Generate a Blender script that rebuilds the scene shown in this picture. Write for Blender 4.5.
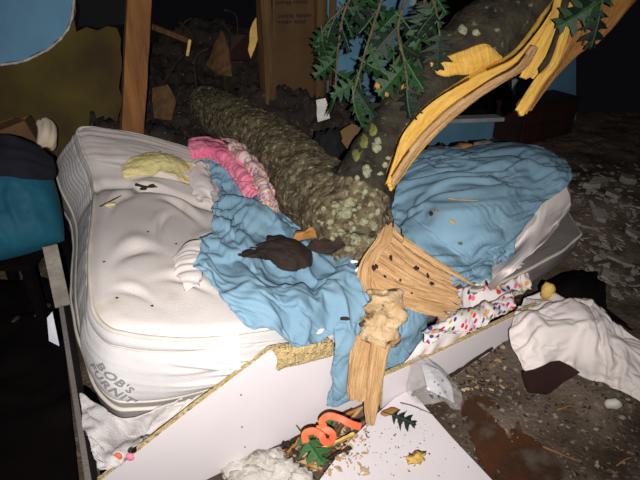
import bpy, bmesh, math, random
import numpy as np
from mathutils import Vector, Matrix
from mathutils.bvhtree import BVHTree

scene = bpy.context.scene
for o in list(bpy.data.objects):
    bpy.data.objects.remove(o)
random.seed(7)
RNG = np.random.RandomState(7)

# ------------------------------------------------------------------ camera
CAM_H, PITCH, FPX = 1.6, math.radians(30), 540.0
cam_d = bpy.data.cameras.new('camera')
cam = bpy.data.objects.new('camera', cam_d)
scene.collection.objects.link(cam)
cam.location = (0, 0, CAM_H)
cam.rotation_euler = (math.pi / 2 - PITCH, 0, 0)
cam_d.sensor_width = 36.0
cam_d.lens = 36.0 * FPX / 640.0
cam_d.clip_start = 0.02
scene.camera = cam

# ------------------------------------------------------------------ night sky and hand-held flash
world = bpy.data.worlds.new('night')
scene.world = world
world.use_nodes = True
bg = world.node_tree.nodes['Background']
bg.inputs[0].default_value = (0.45, 0.40, 0.55, 1)
bg.inputs[1].default_value = 0.006

fl_d = bpy.data.lights.new('phone_flash', 'SPOT')
fl_d.energy = 340.0
fl_d.color = (1.0, 0.97, 0.955)
fl_d.spot_size = math.radians(92)
fl_d.spot_blend = 1.0
fl_d.shadow_soft_size = 0.008
flash = bpy.data.objects.new('phone_flash', fl_d)
scene.collection.objects.link(flash)
flash.location = (0.03, -0.22, CAM_H + 0.06)
flash.rotation_euler = (math.pi / 2 - PITCH + math.radians(5), 0, math.radians(1))

vs = scene.view_settings
vs.view_transform = 'Standard'
try:
    vs.look = 'None'
except Exception:
    pass
vs.gamma = 1.0
vs.use_curve_mapping = False
vs.exposure = 0.0

# ------------------------------------------------------------------ geometry maths
FW = np.array([0, math.cos(PITCH), -math.sin(PITCH)])
UPV = np.array([0, math.sin(PITCH), math.cos(PITCH)])
RT = np.array([1.0, 0, 0])
CP = np.array([0, 0, CAM_H])


def D(u, v):
    return FW + RT * (u - 320) / FPX - UPV * (v - 240) / FPX


def Pt(u, v, t):
    return CP + D(u, v) * t


def Pz(u, v, z):
    d = D(u, v)
    return CP + d * ((z - CAM_H) / d[2])


def Pl(u, v, c, m):
    """point on the upright plane y = c + m x"""
    d = D(u, v)
    return CP + d * (c / (d[1] - m * d[0]))


WC, WM = 3.726, 0.575                    # back wall line
BC, BM = 1.399, 0.614                    # bed rail line


def Pw(u, v, off=0.0):
    return Pl(u, v, WC - off / math.cos(math.atan(WM)), WM)


def Pb(u, v, off=0.0):
    return Pl(u, v, BC - off / math.cos(math.atan(BM)), BM)


def _h(ix, iy, iz, s):
    h = (ix * 374761393 + iy * 668265263 + iz * 1440662683 + s * 974711) & 0xffffffff
    h = ((h ^ (h >> 13)) * 1274126177) & 0xffffffff
    h = ((h ^ (h >> 15)) * 2246822519) & 0xffffffff
    return ((h ^ (h >> 16)) & 0xffff) / 32767.5 - 1.0


def noise(P, seed=0):
    P = np.asarray(P, float)
    i = np.floor(P).astype(np.int64)
    f = P - i
    w = f * f * f * (f * (f * 6 - 15) + 10)
    out = 0
    for a in (0, 1):
        for b in (0, 1):
            for c in (0, 1):
                g = [_h(i[..., 0] + a, i[..., 1] + b, i[..., 2] + c, seed + k * 17) for k in range(3)]
                dt = g[0] * (f[..., 0] - a) + g[1] * (f[..., 1] - b) + g[2] * (f[..., 2] - c)
                wt = (w[..., 0] if a else 1 - w[..., 0]) * (w[..., 1] if b else 1 - w[..., 1]) * (w[..., 2] if c else 1 - w[..., 2])
                out = out + dt * wt
    return out * 1.3


def fbm(P, oct=4, seed=0, gain=0.5):
    s, a, P = 0, 1.0, np.asarray(P, float)
    for k in range(oct):
        s = s + a * noise(P * 2 ** k, seed + k * 31)
        a *= gain
    return s


def cr_weights(n, t):
    """Catmull-Rom weights, m x n, for parameters t in 0..1"""
    t = np.clip(np.asarray(t, float), 0, 1) * (n - 1)
    k = np.minimum(np.floor(t).astype(int), n - 2)
    x = t - k
    W = np.zeros((len(t), n))
    ws = [-.5 * x + x * x - .5 * x ** 3, 1 - 2.5 * x * x + 1.5 * x ** 3,
          .5 * x + 2 * x * x - 1.5 * x ** 3, -.5 * x * x + .5 * x ** 3]
    r = np.arange(len(t))
    for j, w in enumerate(ws):
        idx = k - 1 + j
        lo, hi = idx < 0, idx > n - 1
        ok = ~(lo | hi)
        np.add.at(W, (r[ok], idx[ok]), w[ok])
        if lo.any():                      # phantom point 2*p0 - p1
            np.add.at(W, (r[lo], np.zeros(lo.sum(), int)), 2 * w[lo])
            np.add.at(W, (r[lo], np.ones(lo.sum(), int)), -w[lo])
        if hi.any():
            np.add.at(W, (r[hi], np.full(hi.sum(), n - 1)), 2 * w[hi])
            np.add.at(W, (r[hi], np.full(hi.sum(), n - 2)), -w[hi])
    return W


def curve(pts, m):
    pts = np.array(pts, float)
    return cr_weights(len(pts), np.linspace(0, 1, m)) @ pts


def surf(net, nu, nv):
    net = np.array(net, float)
    A = cr_weights(net.shape[0], np.linspace(0, 1, nu))
    B = cr_weights(net.shape[1], np.linspace(0, 1, nv))
    return np.einsum('ai,ijk,bj->abk', A, net, B)


def normals(S):
    gu = np.gradient(S, axis=0)
    gv = np.gradient(S, axis=1)
    n = np.cross(gu, gv)
    n /= np.linalg.norm(n, axis=2, keepdims=True) + 1e-9
    return n


def arc_uv(S):
    du = np.linalg.norm(np.diff(S, axis=0), axis=2).mean(1)
    dv = np.linalg.norm(np.diff(S, axis=1), axis=2).mean(0)
    a = np.concatenate([[0], np.cumsum(du)])
    b = np.concatenate([[0], np.cumsum(dv)])
    return np.stack(np.meshgrid(a, b, indexing='ij'), axis=2)


def grid_faces(nu, nv, wrap=False, base=0):
    f = []
    for i in range(nu - 1):
        for j in range(nv if wrap else nv - 1):
            j2 = (j + 1) % nv
            f.append((base + i * nv + j, base + i * nv + j2, base + (i + 1) * nv + j2, base + (i + 1) * nv + j))
    return f


# ------------------------------------------------------------------ object helpers
COL = scene.collection
WORLD = {}
MATS = {}


def mk(name, V, F, mat, parent=None, uv=None, smooth=True, solid=0.0, bevel=0.0):
    V = np.asarray(V, float).reshape(-1, 3)
    base = np.array([(V[:, 0].min() + V[:, 0].max()) / 2, (V[:, 1].min() + V[:, 1].max()) / 2, V[:, 2].min()])
    me = bpy.data.meshes.new(name)
    me.from_pydata((V - base).tolist(), [], [tuple(int(i) for i in f) for f in F])
    if uv is not None:
        UV = np.asarray(uv, float).reshape(-1, 2)
        ul = me.uv_layers.new(name='uv')
        idx = np.zeros(len(me.loops), int)
        me.loops.foreach_get('vertex_index', idx)
        ul.data.foreach_set('uv', UV[idx].ravel())
    me.polygons.foreach_set('use_smooth', [smooth] * len(me.polygons))
    me.materials.append(MATS[mat])
    me.update()
    o = bpy.data.objects.new(name, me)
    COL.objects.link(o)
    if parent is not None:
        o.parent = parent
        o.location = Vector(base - WORLD[parent])
    else:
        o.location = Vector(base)
    WORLD[o] = base
    if bevel:
        m = o.modifiers.new('bevel', 'BEVEL'); m.width = bevel; m.segments = 2; m.limit_method = 'ANGLE'
    if solid:
        m = o.modifiers.new('solid', 'SOLIDIFY'); m.thickness = solid; m.offset = 0
    return o


def root(name, loc, label=None, cat=None, group=None, kind=None):
    o = bpy.data.objects.new(name, None)
    o.empty_display_size = 0.1
    COL.objects.link(o)
    o.location = Vector(loc)
    WORLD[o] = np.array(loc, float)
    return tag(o, label, cat, group, kind)


def tag(o, label=None, cat=None, group=None, kind=None):
    if label: o['label'] = label
    if cat: o['category'] = cat
    if group: o['group'] = group
    if kind: o['kind'] = kind
    return o


def bvh_of(V, F):
    return BVHTree.FromPolygons([Vector(p) for p in np.asarray(V).reshape(-1, 3)], [tuple(int(i) for i in f) for f in F])


def obj_bvh(o):
    me = o.data
    V = [Vector(v.co) + Vector(WORLD[o]) for v in me.vertices]
    return BVHTree.FromPolygons(V, [tuple(p.vertices) for p in me.polygons])


def on(u, v, trees, off=0.0, z=0.45, zmin=-9):
    """where the sight line meets the given surfaces, lifted off them"""
    d = Vector(D(u, v)).normalized()
    best = None
    for t in trees:
        h = t.ray_cast(Vector(CP), d)
        if h[0] is not None and (best is None or h[3] < best[3]):
            best = h
    if best is None:
        return Pz(u, v, z)
    n = best[1]
    if n.dot(d) > 0:
        n = -n
    return np.array(best[0] + n * off)


def down(x, y, trees, default=0.0):
    best = default
    for t in trees:
        h = t.ray_cast(Vector((x, y, 5)), Vector((0, 0, -1)))
        if h[0] is not None:
            best = max(best, h[0].z)
    return best


def buckle(S0, S1, N, excess, frames, pin_rows='border', floor_side=True, bend=.25):
    """let slightly oversized cloth, held at its edges, crumple freely into real folds, then rest it on what lies below"""
    nu, nv = S0.shape[:2]
    me = bpy.data.meshes.new('cloth_tmp')
    me.from_pydata(S1.reshape(-1, 3).tolist(), [], grid_faces(nu, nv)); me.update()
    ob = bpy.data.objects.new('cloth_tmp', me); COL.objects.link(ob)
    vg = ob.vertex_groups.new(name='pin')
    ids = [i * nv + j for i in range(nu) for j in range(nv) if i in (0, nu - 1) or j in (0, nv - 1)]
    vg.add(ids, 1.0, 'REPLACE')
    # scattered points stay caught on the surface below
    rr = np.random.RandomState(nu * 7 + nv)
    for _ in range(nu * nv // 700):
        vg.add([int(rr.randint(2, nu - 2) * nv + rr.randint(2, nv - 2))], 1.0, 'REPLACE')
    md = ob.modifiers.new('cloth', 'CLOTH')
    cs = md.settings
    cs.quality = 4; cs.mass = .25; cs.air_damping = 2.0
    cs.tension_stiffness = 12; cs.compression_stiffness = 12; cs.shear_stiffness = 4; cs.bending_stiffness = bend
    cs.tension_damping = 8; cs.compression_damping = 8
    cs.vertex_group_mass = 'pin'; cs.pin_stiffness = 2.0
    cs.shrink_min = -excess; cs.shrink_max = -excess
    cs.effector_weights.gravity = 0.0
    md.collision_settings.use_collision = False
    md.point_cache.frame_start = 1; md.point_cache.frame_end = frames + 1
    for f in range(1, frames + 1):
        scene.frame_set(f)
    ev = ob.evaluated_get(bpy.context.evaluated_depsgraph_get())
    m2 = ev.to_mesh()
    V = np.zeros(len(m2.vertices) * 3); m2.vertices.foreach_get('co', V)
    ev.to_mesh_clear()
    bpy.data.objects.remove(ob); bpy.data.meshes.remove(me)
    scene.frame_set(1)
    P = V.reshape(S0.shape)
    if not np.isfinite(P).all():
        return S1
    d = ((P - S0) * N).sum(2)
    if floor_side:
        nd_ = np.sqrt(d * d + .003 ** 2) * np.where(d < 0, .7, 1.0)
        P = P + N * (nd_ - d)[..., None]
    return P


def drape(name, net, nu, nv, mat, parent=None, folds=(), thick=0.003, rag=0.0, seed=0, post=None, excess=0.0, frames=16, bend=.25):
    """cloth: smooth sheet through a control net with ridged folds.
       folds: (amplitude, across frequency, along frequency, angle degrees, sharp)"""
    S = surf(net, nu, nv)
    UV = arc_uv(S)
    if rag:
        e = np.zeros(S.shape[:2])
        ii = np.linspace(-1, 1, nu)[:, None]; jj = np.linspace(-1, 1, nv)[None, :]
        e = np.maximum(np.abs(ii), np.abs(jj)) ** 6
        q = np.stack([S[..., 0] * 7, S[..., 1] * 7, S[..., 2] * 7], 2)
        for k in range(3):
            S[..., k] += e * rag * 1.5 * fbm(q, 2, seed + 91 + k * 7)
    N = normals(S)
    disp = np.zeros(S.shape[:2])
    for k, (amp, fa, fl, ang, sharp) in enumerate(folds):
        a = math.radians(ang)
        x = UV[..., 0] * math.cos(a) + UV[..., 1] * math.sin(a)
        y = -UV[..., 0] * math.sin(a) + UV[..., 1] * math.cos(a)
        wq = np.stack([x * 3, y * 3, np.full_like(x, seed + k * 3.3)], 2)
        wx = noise(wq * .8, seed + k) * 0.16 + noise(wq * 2.2, seed + k + 50) * .03
        q = np.stack([x * fl, (y + wx) * fa, np.full_like(x, 5.1 * k + seed)], 2)
        n = noise(q, seed + 11 * k)
        r = np.exp(-(n * sharp * 1.15) ** 2) if sharp > 0 else n
        disp += amp * r
    S0 = S
    if excess and (N * FW).sum(2).mean() > 0:
        N = -N
    S = S + N * disp[..., None]
    if excess:
        k_ = 2 if nu * nv > 9000 else 1
        a_, b_ = np.arange(0, nu, k_), np.arange(0, nv, k_)
        cut = lambda X: X[a_][:, b_]
        P = buckle(cut(S0), cut(S), cut(N), excess, frames, bend=bend)
        S = surf(P, nu, nv) if k_ > 1 else P
    if post is not None:
        S = post(S, UV)
    o = mk(name, S, grid_faces(nu, nv), mat, parent, uv=UV, solid=thick)
    return o


def tube(path, rad, seg=12, caps=True, nz=0.0, nf=8.0, seed=0, flat=1.0):
    path = np.array(path, float)
    n = len(path)
    rad = np.broadcast_to(np.asarray(rad, float), (n,))
    T = np.gradient(path, axis=0)
    T /= np.linalg.norm(T, axis=1, keepdims=True) + 1e-9
    up = np.array([0, 0, 1.0]) if abs(T[0][2]) < .9 else np.array([1.0, 0, 0])
    V = []
    a = np.linspace(0, 2 * math.pi, seg, endpoint=False)
    x = np.cross(up, T[0]); x /= np.linalg.norm(x)
    for i in range(n):
        x = x - T[i] * np.dot(x, T[i]); x /= np.linalg.norm(x)
        y = np.cross(T[i], x)
        V.append(path[i] + rad[i] * (np.cos(a)[:, None] * x + flat * np.sin(a)[:, None] * y))
    V = np.array(V)
    if nz:
        C = path[:, None, :]
        d = V - C
        V = C + d * (1 + nz * fbm(V * nf, 3, seed))[..., None]
    F = grid_faces(n, seg, True)
    V = V.reshape(-1, 3)
    if caps:
        F.append(tuple(range(seg - 1, -1, -1)))
        F.append(tuple((n - 1) * seg + i for i in range(seg)))
    L = np.concatenate([[0], np.cumsum(np.linalg.norm(np.diff(path, axis=0), axis=1))])
    uv = np.stack(np.meshgrid(L, a * rad.mean(), indexing='ij'), 2)
    return V, F, uv


def plank(railL, railR, nu, nv, bulge, thick, jag=0.0, ridge=0.004, seed=0, rf=60.0, jag0=0.0):
    """a torn length of wood between two rails: ridged along the grain, splintered end(s), real thickness"""
    A = curve(railL, nu); B = curve(railR, nu)
    w = np.linspace(0, 1, nv)
    S = A[:, None] * (1 - w)[None, :, None] + B[:, None] * w[None, :, None]
    N = normals(S)
    s = np.linspace(0, 1, nu)
    wid = np.linalg.norm(A - B, axis=1).mean()
    lq = np.stack([np.zeros(nv), w * wid * rf * 0.5, np.full(nv, seed * 1.7)], 1)
    ext = noise(lq, seed) + 0.6 * noise(lq * 2.3, seed + 4)
    d1 = S[-1] - S[-4]; d1 /= np.linalg.norm(d1, axis=1, keepdims=True) + 1e-9
    d0 = S[0] - S[3]; d0 /= np.linalg.norm(d0, axis=1, keepdims=True) + 1e-9
    ramp1 = np.clip((s - .6) / .4, 0, 1) ** 1.5
    ramp0 = np.clip((.4 - s) / .4, 0, 1) ** 1.5
    S = S + ramp1[:, None, None] * (jag * ext)[None, :, None] * d1[None]
    S = S + ramp0[:, None, None] * (jag0 * ext[::-1])[None, :, None] * d0[None]
    q = np.stack(np.broadcast_arrays(s[:, None] * 2.2, w[None] * wid * rf, np.full((nu, nv), seed * 3.1)), 2)
    r = ridge * (fbm(q, 3, seed))
    prof = bulge * (1 - (2 * w - 1) ** 2)
    edge = 1 - np.abs(2 * w - 1) ** 8
    top = S + N * (prof[None] + r)[..., None]
    bot = S + N * (prof[None] * 0.5 - thick * edge[None])[..., None]
    V = np.concatenate([top.reshape(-1, 3), bot.reshape(-1, 3)])
    n = nu * nv
    F = grid_faces(nu, nv) + [tuple(reversed(f)) for f in grid_faces(nu, nv, base=n)]
    for i in range(nu - 1):
        F.append((i * nv, (i + 1) * nv, n + (i + 1) * nv, n + i * nv))
        F.append((i * nv + nv - 1, n + i * nv + nv - 1, n + (i + 1) * nv + nv - 1, (i + 1) * nv + nv - 1))
    for j in range(nv - 1):
        F.append((j, n + j, n + j + 1, j + 1))
        k = (nu - 1) * nv
        F.append((k + j, k + j + 1, n + k + j + 1, n + k + j))
    uv = arc_uv(S)
    return V, F, np.concatenate([uv.reshape(-1, 2)] * 2)


def prism(poly, off):
    """polygon of 3D points given thickness by the vector off"""
    P = np.array(poly, float); n = len(P)
    V = np.concatenate([P, P + np.array(off, float)])
    F = [tuple(range(n)), tuple(range(2 * n - 1, n - 1, -1))]
    F += [(i, n + i, n + (i + 1) % n, (i + 1) % n) for i in range(n)]
    return V, F


def beam(a, b, w, h, side=None):
    """square-cut timber from a to b"""
    a, b = np.array(a, float), np.array(b, float)
    t = (b - a) / np.linalg.norm(b - a)
    s = np.array(side if side is not None else (math.cos(math.atan(WM)), math.sin(math.atan(WM)), 0), float)
    s -= t * s.dot(t); s /= np.linalg.norm(s)
    n = np.cross(t, s)
    q = [s * x * w / 2 + n * y * h / 2 for x, y in ((-1, -1), (1, -1), (1, 1), (-1, 1))]
    m = 14
    V = [a + (b - a) * k / (m - 1) + c for k in range(m) for c in q]
    F = grid_faces(m, 4, True) + [(3, 2, 1, 0), tuple((m - 1) * 4 + i for i in range(4))]
    return np.array(V), F


def jagged(pts, step=0.03, amp=0.012, seed=0, normal=None, closed=True):
    """roughen a 3D polygon outline inside its own plane"""
    P = np.array(pts, float)
    out = []
    n = len(P)
    for i in range(n if closed else n - 1):
        a, b = P[i], P[(i + 1) % n]
        L = np.linalg.norm(b - a); k = max(1, int(L / step))
        t = (b - a) / max(L, 1e-6)
        s = np.cross(normal, t)
        for j in range(k):
            p = a + (b - a) * j / k
            out.append(p + s * amp * float(fbm(np.array([[i * 7.7 + j * .6, seed, j * .13]]), 3, seed)[0]))
    return np.array(out)


def lump(c, size, seed=0, rough=0.35, sub=2, rot=0.0, nf=2.0):
    bm = bmesh.new()
    bmesh.ops.create_icosphere(bm, subdivisions=sub, radius=1)
    V = np.array([v.co[:] for v in bm.verts]); F = [tuple(v.index for v in f.verts) for f in bm.faces]
    bm.free()
    V = V * (1 + rough * fbm(V * nf + seed * 9.1, 3, seed))[:, None]
    V = V * np.array(size) / 2
    c_, s_ = math.cos(rot), math.sin(rot)
    V = np.stack([V[:, 0] * c_ - V[:, 1] * s_, V[:, 0] * s_ + V[:, 1] * c_, V[:, 2]], 1)
    return V + np.array(c), F


def slab(c, size, seed, tilt=.25):
    r = random.Random(seed)
    n = r.randrange(6, 10)
    a0 = sorted(r.uniform(0, 2 * math.pi) for _ in range(n))
    P = np.array([(math.cos(a) * size[0] / 2 * r.uniform(.7, 1.1), math.sin(a) * size[1] / 2 * r.uniform(.7, 1.1), 0) for a in a0])
    V, F = prism(P, (0, 0, -size[2] * .5))
    M_ = Matrix.Rotation(r.uniform(0, 6), 3, 'Z') @ Matrix.Rotation(r.uniform(-tilt, tilt), 3, 'X') @ Matrix.Rotation(r.uniform(-tilt, tilt), 3, 'Y')
    return V @ np.array(M_).T + np.array(c) + [0, 0, size[2] * .4], F


# ------------------------------------------------------------------ materials
def lin(c):
    return tuple(((x / 255) / 12.92 if x / 255 <= .04045 else ((x / 255 + .055) / 1.055) ** 2.4) for x in c) + (1,)


def mat(name, c1, c2=None, scale=8.0, rough=0.8, bump=0.0, bscale=60.0, coords='Object', stretch=(1, 1, 1),
        lo=0.35, hi=0.65, c3=None, s3=20.0, lo3=.58, hi3=.64, spec=0.3, detail=6.0, trans=0.0, sheen=0.0, wave=None):
    m = bpy.data.materials.new(name); m.use_nodes = True
    nt = m.node_tree; nd = nt.nodes; lk = nt.links
    b = nd['Principled BSDF']
    b.inputs['Roughness'].default_value = rough
    b.inputs['Specular IOR Level'].default_value = spec
    if sheen: b.inputs['Sheen Weight'].default_value = sheen
    if trans:
        b.inputs['Transmission Weight'].default_value = trans
    tc = nd.new('ShaderNodeTexCoord')
    mp = nd.new('ShaderNodeMapping'); mp.inputs['Scale'].default_value = stretch
    lk.new(tc.outputs[coords], mp.inputs[0])
    b.inputs['Base Color'].default_value = lin(c1)
    cur = None
    if c2:
        n = nd.new('ShaderNodeTexNoise'); n.inputs['Scale'].default_value = scale; n.inputs['Detail'].default_value = detail
        lk.new(mp.outputs[0], n.inputs['Vector'])
        r = nd.new('ShaderNodeValToRGB')
        r.color_ramp.elements[0].position = lo; r.color_ramp.elements[1].position = hi
        r.color_ramp.elements[0].color = lin(c1); r.color_ramp.elements[1].color = lin(c2)
        lk.new(n.outputs['Fac'], r.inputs[0]); cur = r.outputs[0]
    if c3:
        n = nd.new('ShaderNodeTexNoise'); n.inputs['Scale'].default_value = s3; n.inputs['Detail'].default_value = detail
        lk.new(mp.outputs[0], n.inputs['Vector'])
        r = nd.new('ShaderNodeValToRGB')
        r.color_ramp.elements[0].position = lo3; r.color_ramp.elements[1].position = hi3
        r.color_ramp.elements[0].color = (0, 0, 0, 1); r.color_ramp.elements[1].color = (1, 1, 1, 1)
        lk.new(n.outputs['Fac'], r.inputs[0])
        mx = nd.new('ShaderNodeMix'); mx.data_type = 'RGBA'
        lk.new(r.outputs[0], mx.inputs['Factor'])
        if cur: lk.new(cur, mx.inputs['A'])
        else: mx.inputs['A'].default_value = lin(c1)
        mx.inputs['B'].default_value = lin(c3)
        cur = mx.outputs['Result']
    if cur: lk.new(cur, b.inputs['Base Color'])
    if bump:
        n = nd.new('ShaderNodeTexNoise'); n.inputs['Scale'].default_value = bscale; n.inputs['Detail'].default_value = 8
        lk.new(mp.outputs[0], n.inputs['Vector'])
        bp = nd.new('ShaderNodeBump'); bp.inputs['Strength'].default_value = bump; bp.inputs['Distance'].default_value = 0.01
        h = n.outputs['Fac']
        if wave:
            w = nd.new('ShaderNodeTexWave'); w.inputs['Scale'].default_value = wave; w.inputs['Distortion'].default_value = 2.0
            lk.new(mp.outputs[0], w.inputs['Vector'])
            ad = nd.new('ShaderNodeMath'); ad.operation = 'ADD'
            lk.new(h, ad.inputs[0]); lk.new(w.outputs['Fac'], ad.inputs[1]); h = ad.outputs[0]
        lk.new(h, bp.inputs['Height'])
        lk.new(bp.outputs[0], b.inputs['Normal'])
    MATS[name] = m
    return m


def dots(name, base, cols, scale, size):
    """cloth printed with round dots in several colours"""
    m = bpy.data.materials.new(name); m.use_nodes = True
    nt = m.node_tree; nd = nt.nodes; lk = nt.links
    b = nd['Principled BSDF']; b.inputs['Roughness'].default_value = .9; b.inputs['Specular IOR Level'].default_value = .1
    tc = nd.new('ShaderNodeTexCoord')
    vo = nd.new('ShaderNodeTexVoronoi'); vo.voronoi_dimensions = '2D'; vo.inputs['Scale'].default_value = scale
    vo.inputs['Randomness'].default_value = .75
    lk.new(tc.outputs['UV'], vo.inputs['Vector'])
    lt = nd.new('ShaderNodeMath'); lt.operation = 'LESS_THAN'; lt.inputs[1].default_value = size
    lk.new(vo.outputs['Distance'], lt.inputs[0])
    sp = nd.new('ShaderNodeSeparateColor'); lk.new(vo.outputs['Color'], sp.inputs[0])
    r = nd.new('ShaderNodeValToRGB'); r.color_ramp.interpolation = 'CONSTANT'
    e = r.color_ramp.elements
    e[0].position = 0; e[0].color = lin(cols[0]); e[1].position = 1 / len(cols); e[1].color = lin(cols[1])
    for i in range(2, len(cols)):
        x = e.new(i / len(cols)); x.color = lin(cols[i])
    lk.new(sp.outputs[0], r.inputs[0])
    mx = nd.new('ShaderNodeMix'); mx.data_type = 'RGBA'
    lk.new(lt.outputs[0], mx.inputs['Factor']); mx.inputs['A'].default_value = lin(base)
    lk.new(r.outputs[0], mx.inputs['B']); lk.new(mx.outputs['Result'], b.inputs['Base Color'])
    MATS[name] = m


mat('floor', (62, 48, 37), (108, 94, 80), 4, .8, 1.0, 60, c3=(142, 132, 120), s3=30, lo3=.6, hi3=.72)
mat('drywall_blue', (96, 140, 168), (88, 130, 158), 5, .8, .15, 90)
mat('gypsum', (190, 185, 175), (150, 145, 135), 30, .9, .5, 80)
mat('sheathing', (56, 42, 20), (92, 80, 28), 2.2, .85, .4, 30, lo=.35, hi=.7)
mat('timber', (98, 62, 30), (130, 86, 44), 5, .75, .5, 30, stretch=(6, 6, .6))
mat('timber_old', (74, 53, 31), (100, 73, 43), 5, .8, .5, 30, stretch=(6, 6, .6))
mat('kraft', (88, 64, 38), (76, 54, 32), 4, .8, .3, 20)
mat('print_dark', (52, 38, 26), None, rough=.9)
mat('dark_debris', (29, 24, 22), (50, 41, 34), 9, .9, 1.0, 40, c3=(88, 80, 72), s3=40, lo3=.63, hi3=.7)
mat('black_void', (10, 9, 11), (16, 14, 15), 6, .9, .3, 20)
mat('window_white', (188, 188, 190), (160, 160, 162), 6, .5)
mat('night_glass', (6, 7, 9), None, rough=.08, spec=.5)
mat('dark_red_wood', (48, 26, 22), (34, 18, 17), 5, .6, .2, 20)
mat('ticking', (212, 203, 198), (200, 190, 184), 3, .85, .28, 260, c3=(176, 158, 130), s3=4.5, lo3=.6, hi3=.8, spec=.15)
mat('ticking_side', (200, 196, 195), (188, 184, 183), 4, .85, .3, 240, spec=.15, c3=(158, 148, 137), s3=5, lo3=.64, hi3=.9)
mat('piping', (205, 198, 188), (190, 182, 170), 10, .8, .2, 200)
mat('tag_white', (240, 238, 234), None, rough=.8)
mat('print_grey', (128, 125, 123), None, rough=.9)
mat('box_spring', (128, 120, 116), (110, 103, 99), 5, .8, .4, 150, c3=(170, 164, 159), s3=6, lo3=.62, hi3=.78)
mat('box_white', (204, 198, 196), (188, 182, 180), 5, .8, .3, 150, c3=(166, 150, 130), s3=9, lo3=.62, hi3=.8)
mat('melamine', (220, 212, 213), (214, 206, 207), 3, .45, .03, 20, c3=(150, 134, 118), s3=30, lo3=.74, hi3=.78, spec=.3)
mat('chipboard', (178, 154, 104), (204, 182, 134), 60, .9, 1.0, 120, c3=(136, 110, 66), s3=90, lo3=.58, hi3=.66)
mat('sheet_blue', (122, 153, 170), (114, 145, 164), 5, .9, .12, 300, spec=.1, c3=(104, 131, 147), s3=6, lo3=.6, hi3=.85)
mat('sheet_white', (228, 217, 212), (214, 203, 198), 4, .9, .1, 300, spec=.1)
mat('cloth_pink', (212, 104, 134), (222, 138, 158), 10, .95, .3, 200, spec=.1)
dots('cloth_dots', (210, 202, 198), [(206, 60, 60), (90, 60, 140), (150, 170, 60), (214, 110, 150), (60, 60, 120), (230, 150, 60), (190, 40, 90)], 29, .27)
dots('cloth_floral', (204, 186, 180), [(214, 120, 140), (170, 140, 130), (200, 150, 90), (150, 120, 150), (226, 160, 170)], 60, .42)
mat('foam_yellow', (204, 190, 122), (214, 202, 152), 9, .95, .6, 60, c3=(186, 164, 84), s3=14, lo3=.55, hi3=.75)
mat('cloth_cream', (206, 192, 174), (186, 166, 140), 8, .95, .3, 120)
mat('bark', (64, 56, 43), (112, 100, 77), 26, .95, 1.0, 80, c3=(150, 144, 114), s3=46, lo3=.55, hi3=.7, spec=.1)
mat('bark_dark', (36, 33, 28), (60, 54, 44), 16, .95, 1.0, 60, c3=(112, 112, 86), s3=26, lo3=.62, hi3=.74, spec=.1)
mat('moss', (86, 92, 40), (112, 112, 58), 20, .95, 1.0, 80)
mat('lichen', (152, 150, 120), (112, 112, 86), 70, .95, 1.0, 120)
W = (.35, 9, 1)
mat('wood_yellow', (214, 172, 86), (196, 148, 58), 9, .7, .7, 22, coords='UV', stretch=(1.2, 10, 1), c3=(150, 96, 42), s3=4, lo3=.62, hi3=.8)
mat('wood_tan', (194, 158, 114), (172, 130, 84), 9, .7, .8, 22, coords='UV', stretch=(1.2, 14, 1), c3=(96, 62, 36), s3=5, lo3=.62, hi3=.72)
mat('wood_brown', (170, 122, 66), (134, 86, 42), 9, .75, .8, 22, coords='UV', stretch=(1.2, 14, 1), c3=(92, 54, 26), s3=4, lo3=.58, hi3=.75)
mat('wood_pale', (200, 176, 140), (172, 138, 96), 14, .9, 1.0, 50, c3=(74, 52, 34), s3=22, lo3=.58, hi3=.66)
mat('leaf', (18, 42, 21), (31, 64, 29), 14, .5, .3, 50, spec=.35)
mat('leaf_fresh', (44, 88, 44), (58, 108, 52), 14, .5, .3, 50, spec=.35)
mat('leaf_rib', (46, 76, 42), None, rough=.6)
mat('leaf_dark', (16, 26, 20), (24, 36, 26), 14, .5, .3, 50)
mat('twig', (70, 58, 42), (96, 82, 60), 30, .9, .5, 80)
mat('teal', (14, 66, 84), (24, 86, 104), 3, .7, .2, 60, spec=.25)
mat('navy', (14, 14, 24), (20, 20, 32), 6, .9, .2, 60)
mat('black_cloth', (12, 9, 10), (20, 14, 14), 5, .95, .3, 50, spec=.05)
mat('cardboard', (104, 78, 48), (84, 62, 38), 5, .9, .2, 40)
mat('orange', (222, 108, 70), (210, 94, 58), 8, .5, .1, 60)
mat('hole_dark', (30, 22, 20), (48, 36, 30), 8, .9, .4, 60)  # dark brown that paints the shade inside the sheet's hole
mat('char', (38, 28, 24), (60, 44, 36), 16, .9, 1.0, 60)
mat('fluff', (206, 200, 192), (180, 172, 160), 20, .95, 1.0, 60)
mat('plaster', (146, 138, 128), (112, 104, 95), 12, .95, .6, 60)
mat('plaster_white', (214, 208, 200), (190, 184, 176), 14, .95, .4, 60)
mat('wet_wood', (80, 48, 26), (54, 38, 28), 5, .45, .8, 30, c3=(88, 76, 66), s3=9, lo3=.52, hi3=.66)
mat('foam_tan', (214, 180, 104), (196, 156, 80), 20, .95, 1.0, 60)
mat('paper', (222, 220, 226), (206, 204, 214), 8, .85, .2, 40)
mat('paper_print', (90, 88, 104), None, rough=.9)
mat('purple', (50, 40, 130), None, rough=.6)
mat('stain_dark', (44, 34, 24), (70, 56, 36), 20, .9)
mat('wire', (90, 86, 82), None, rough=.5)
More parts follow.
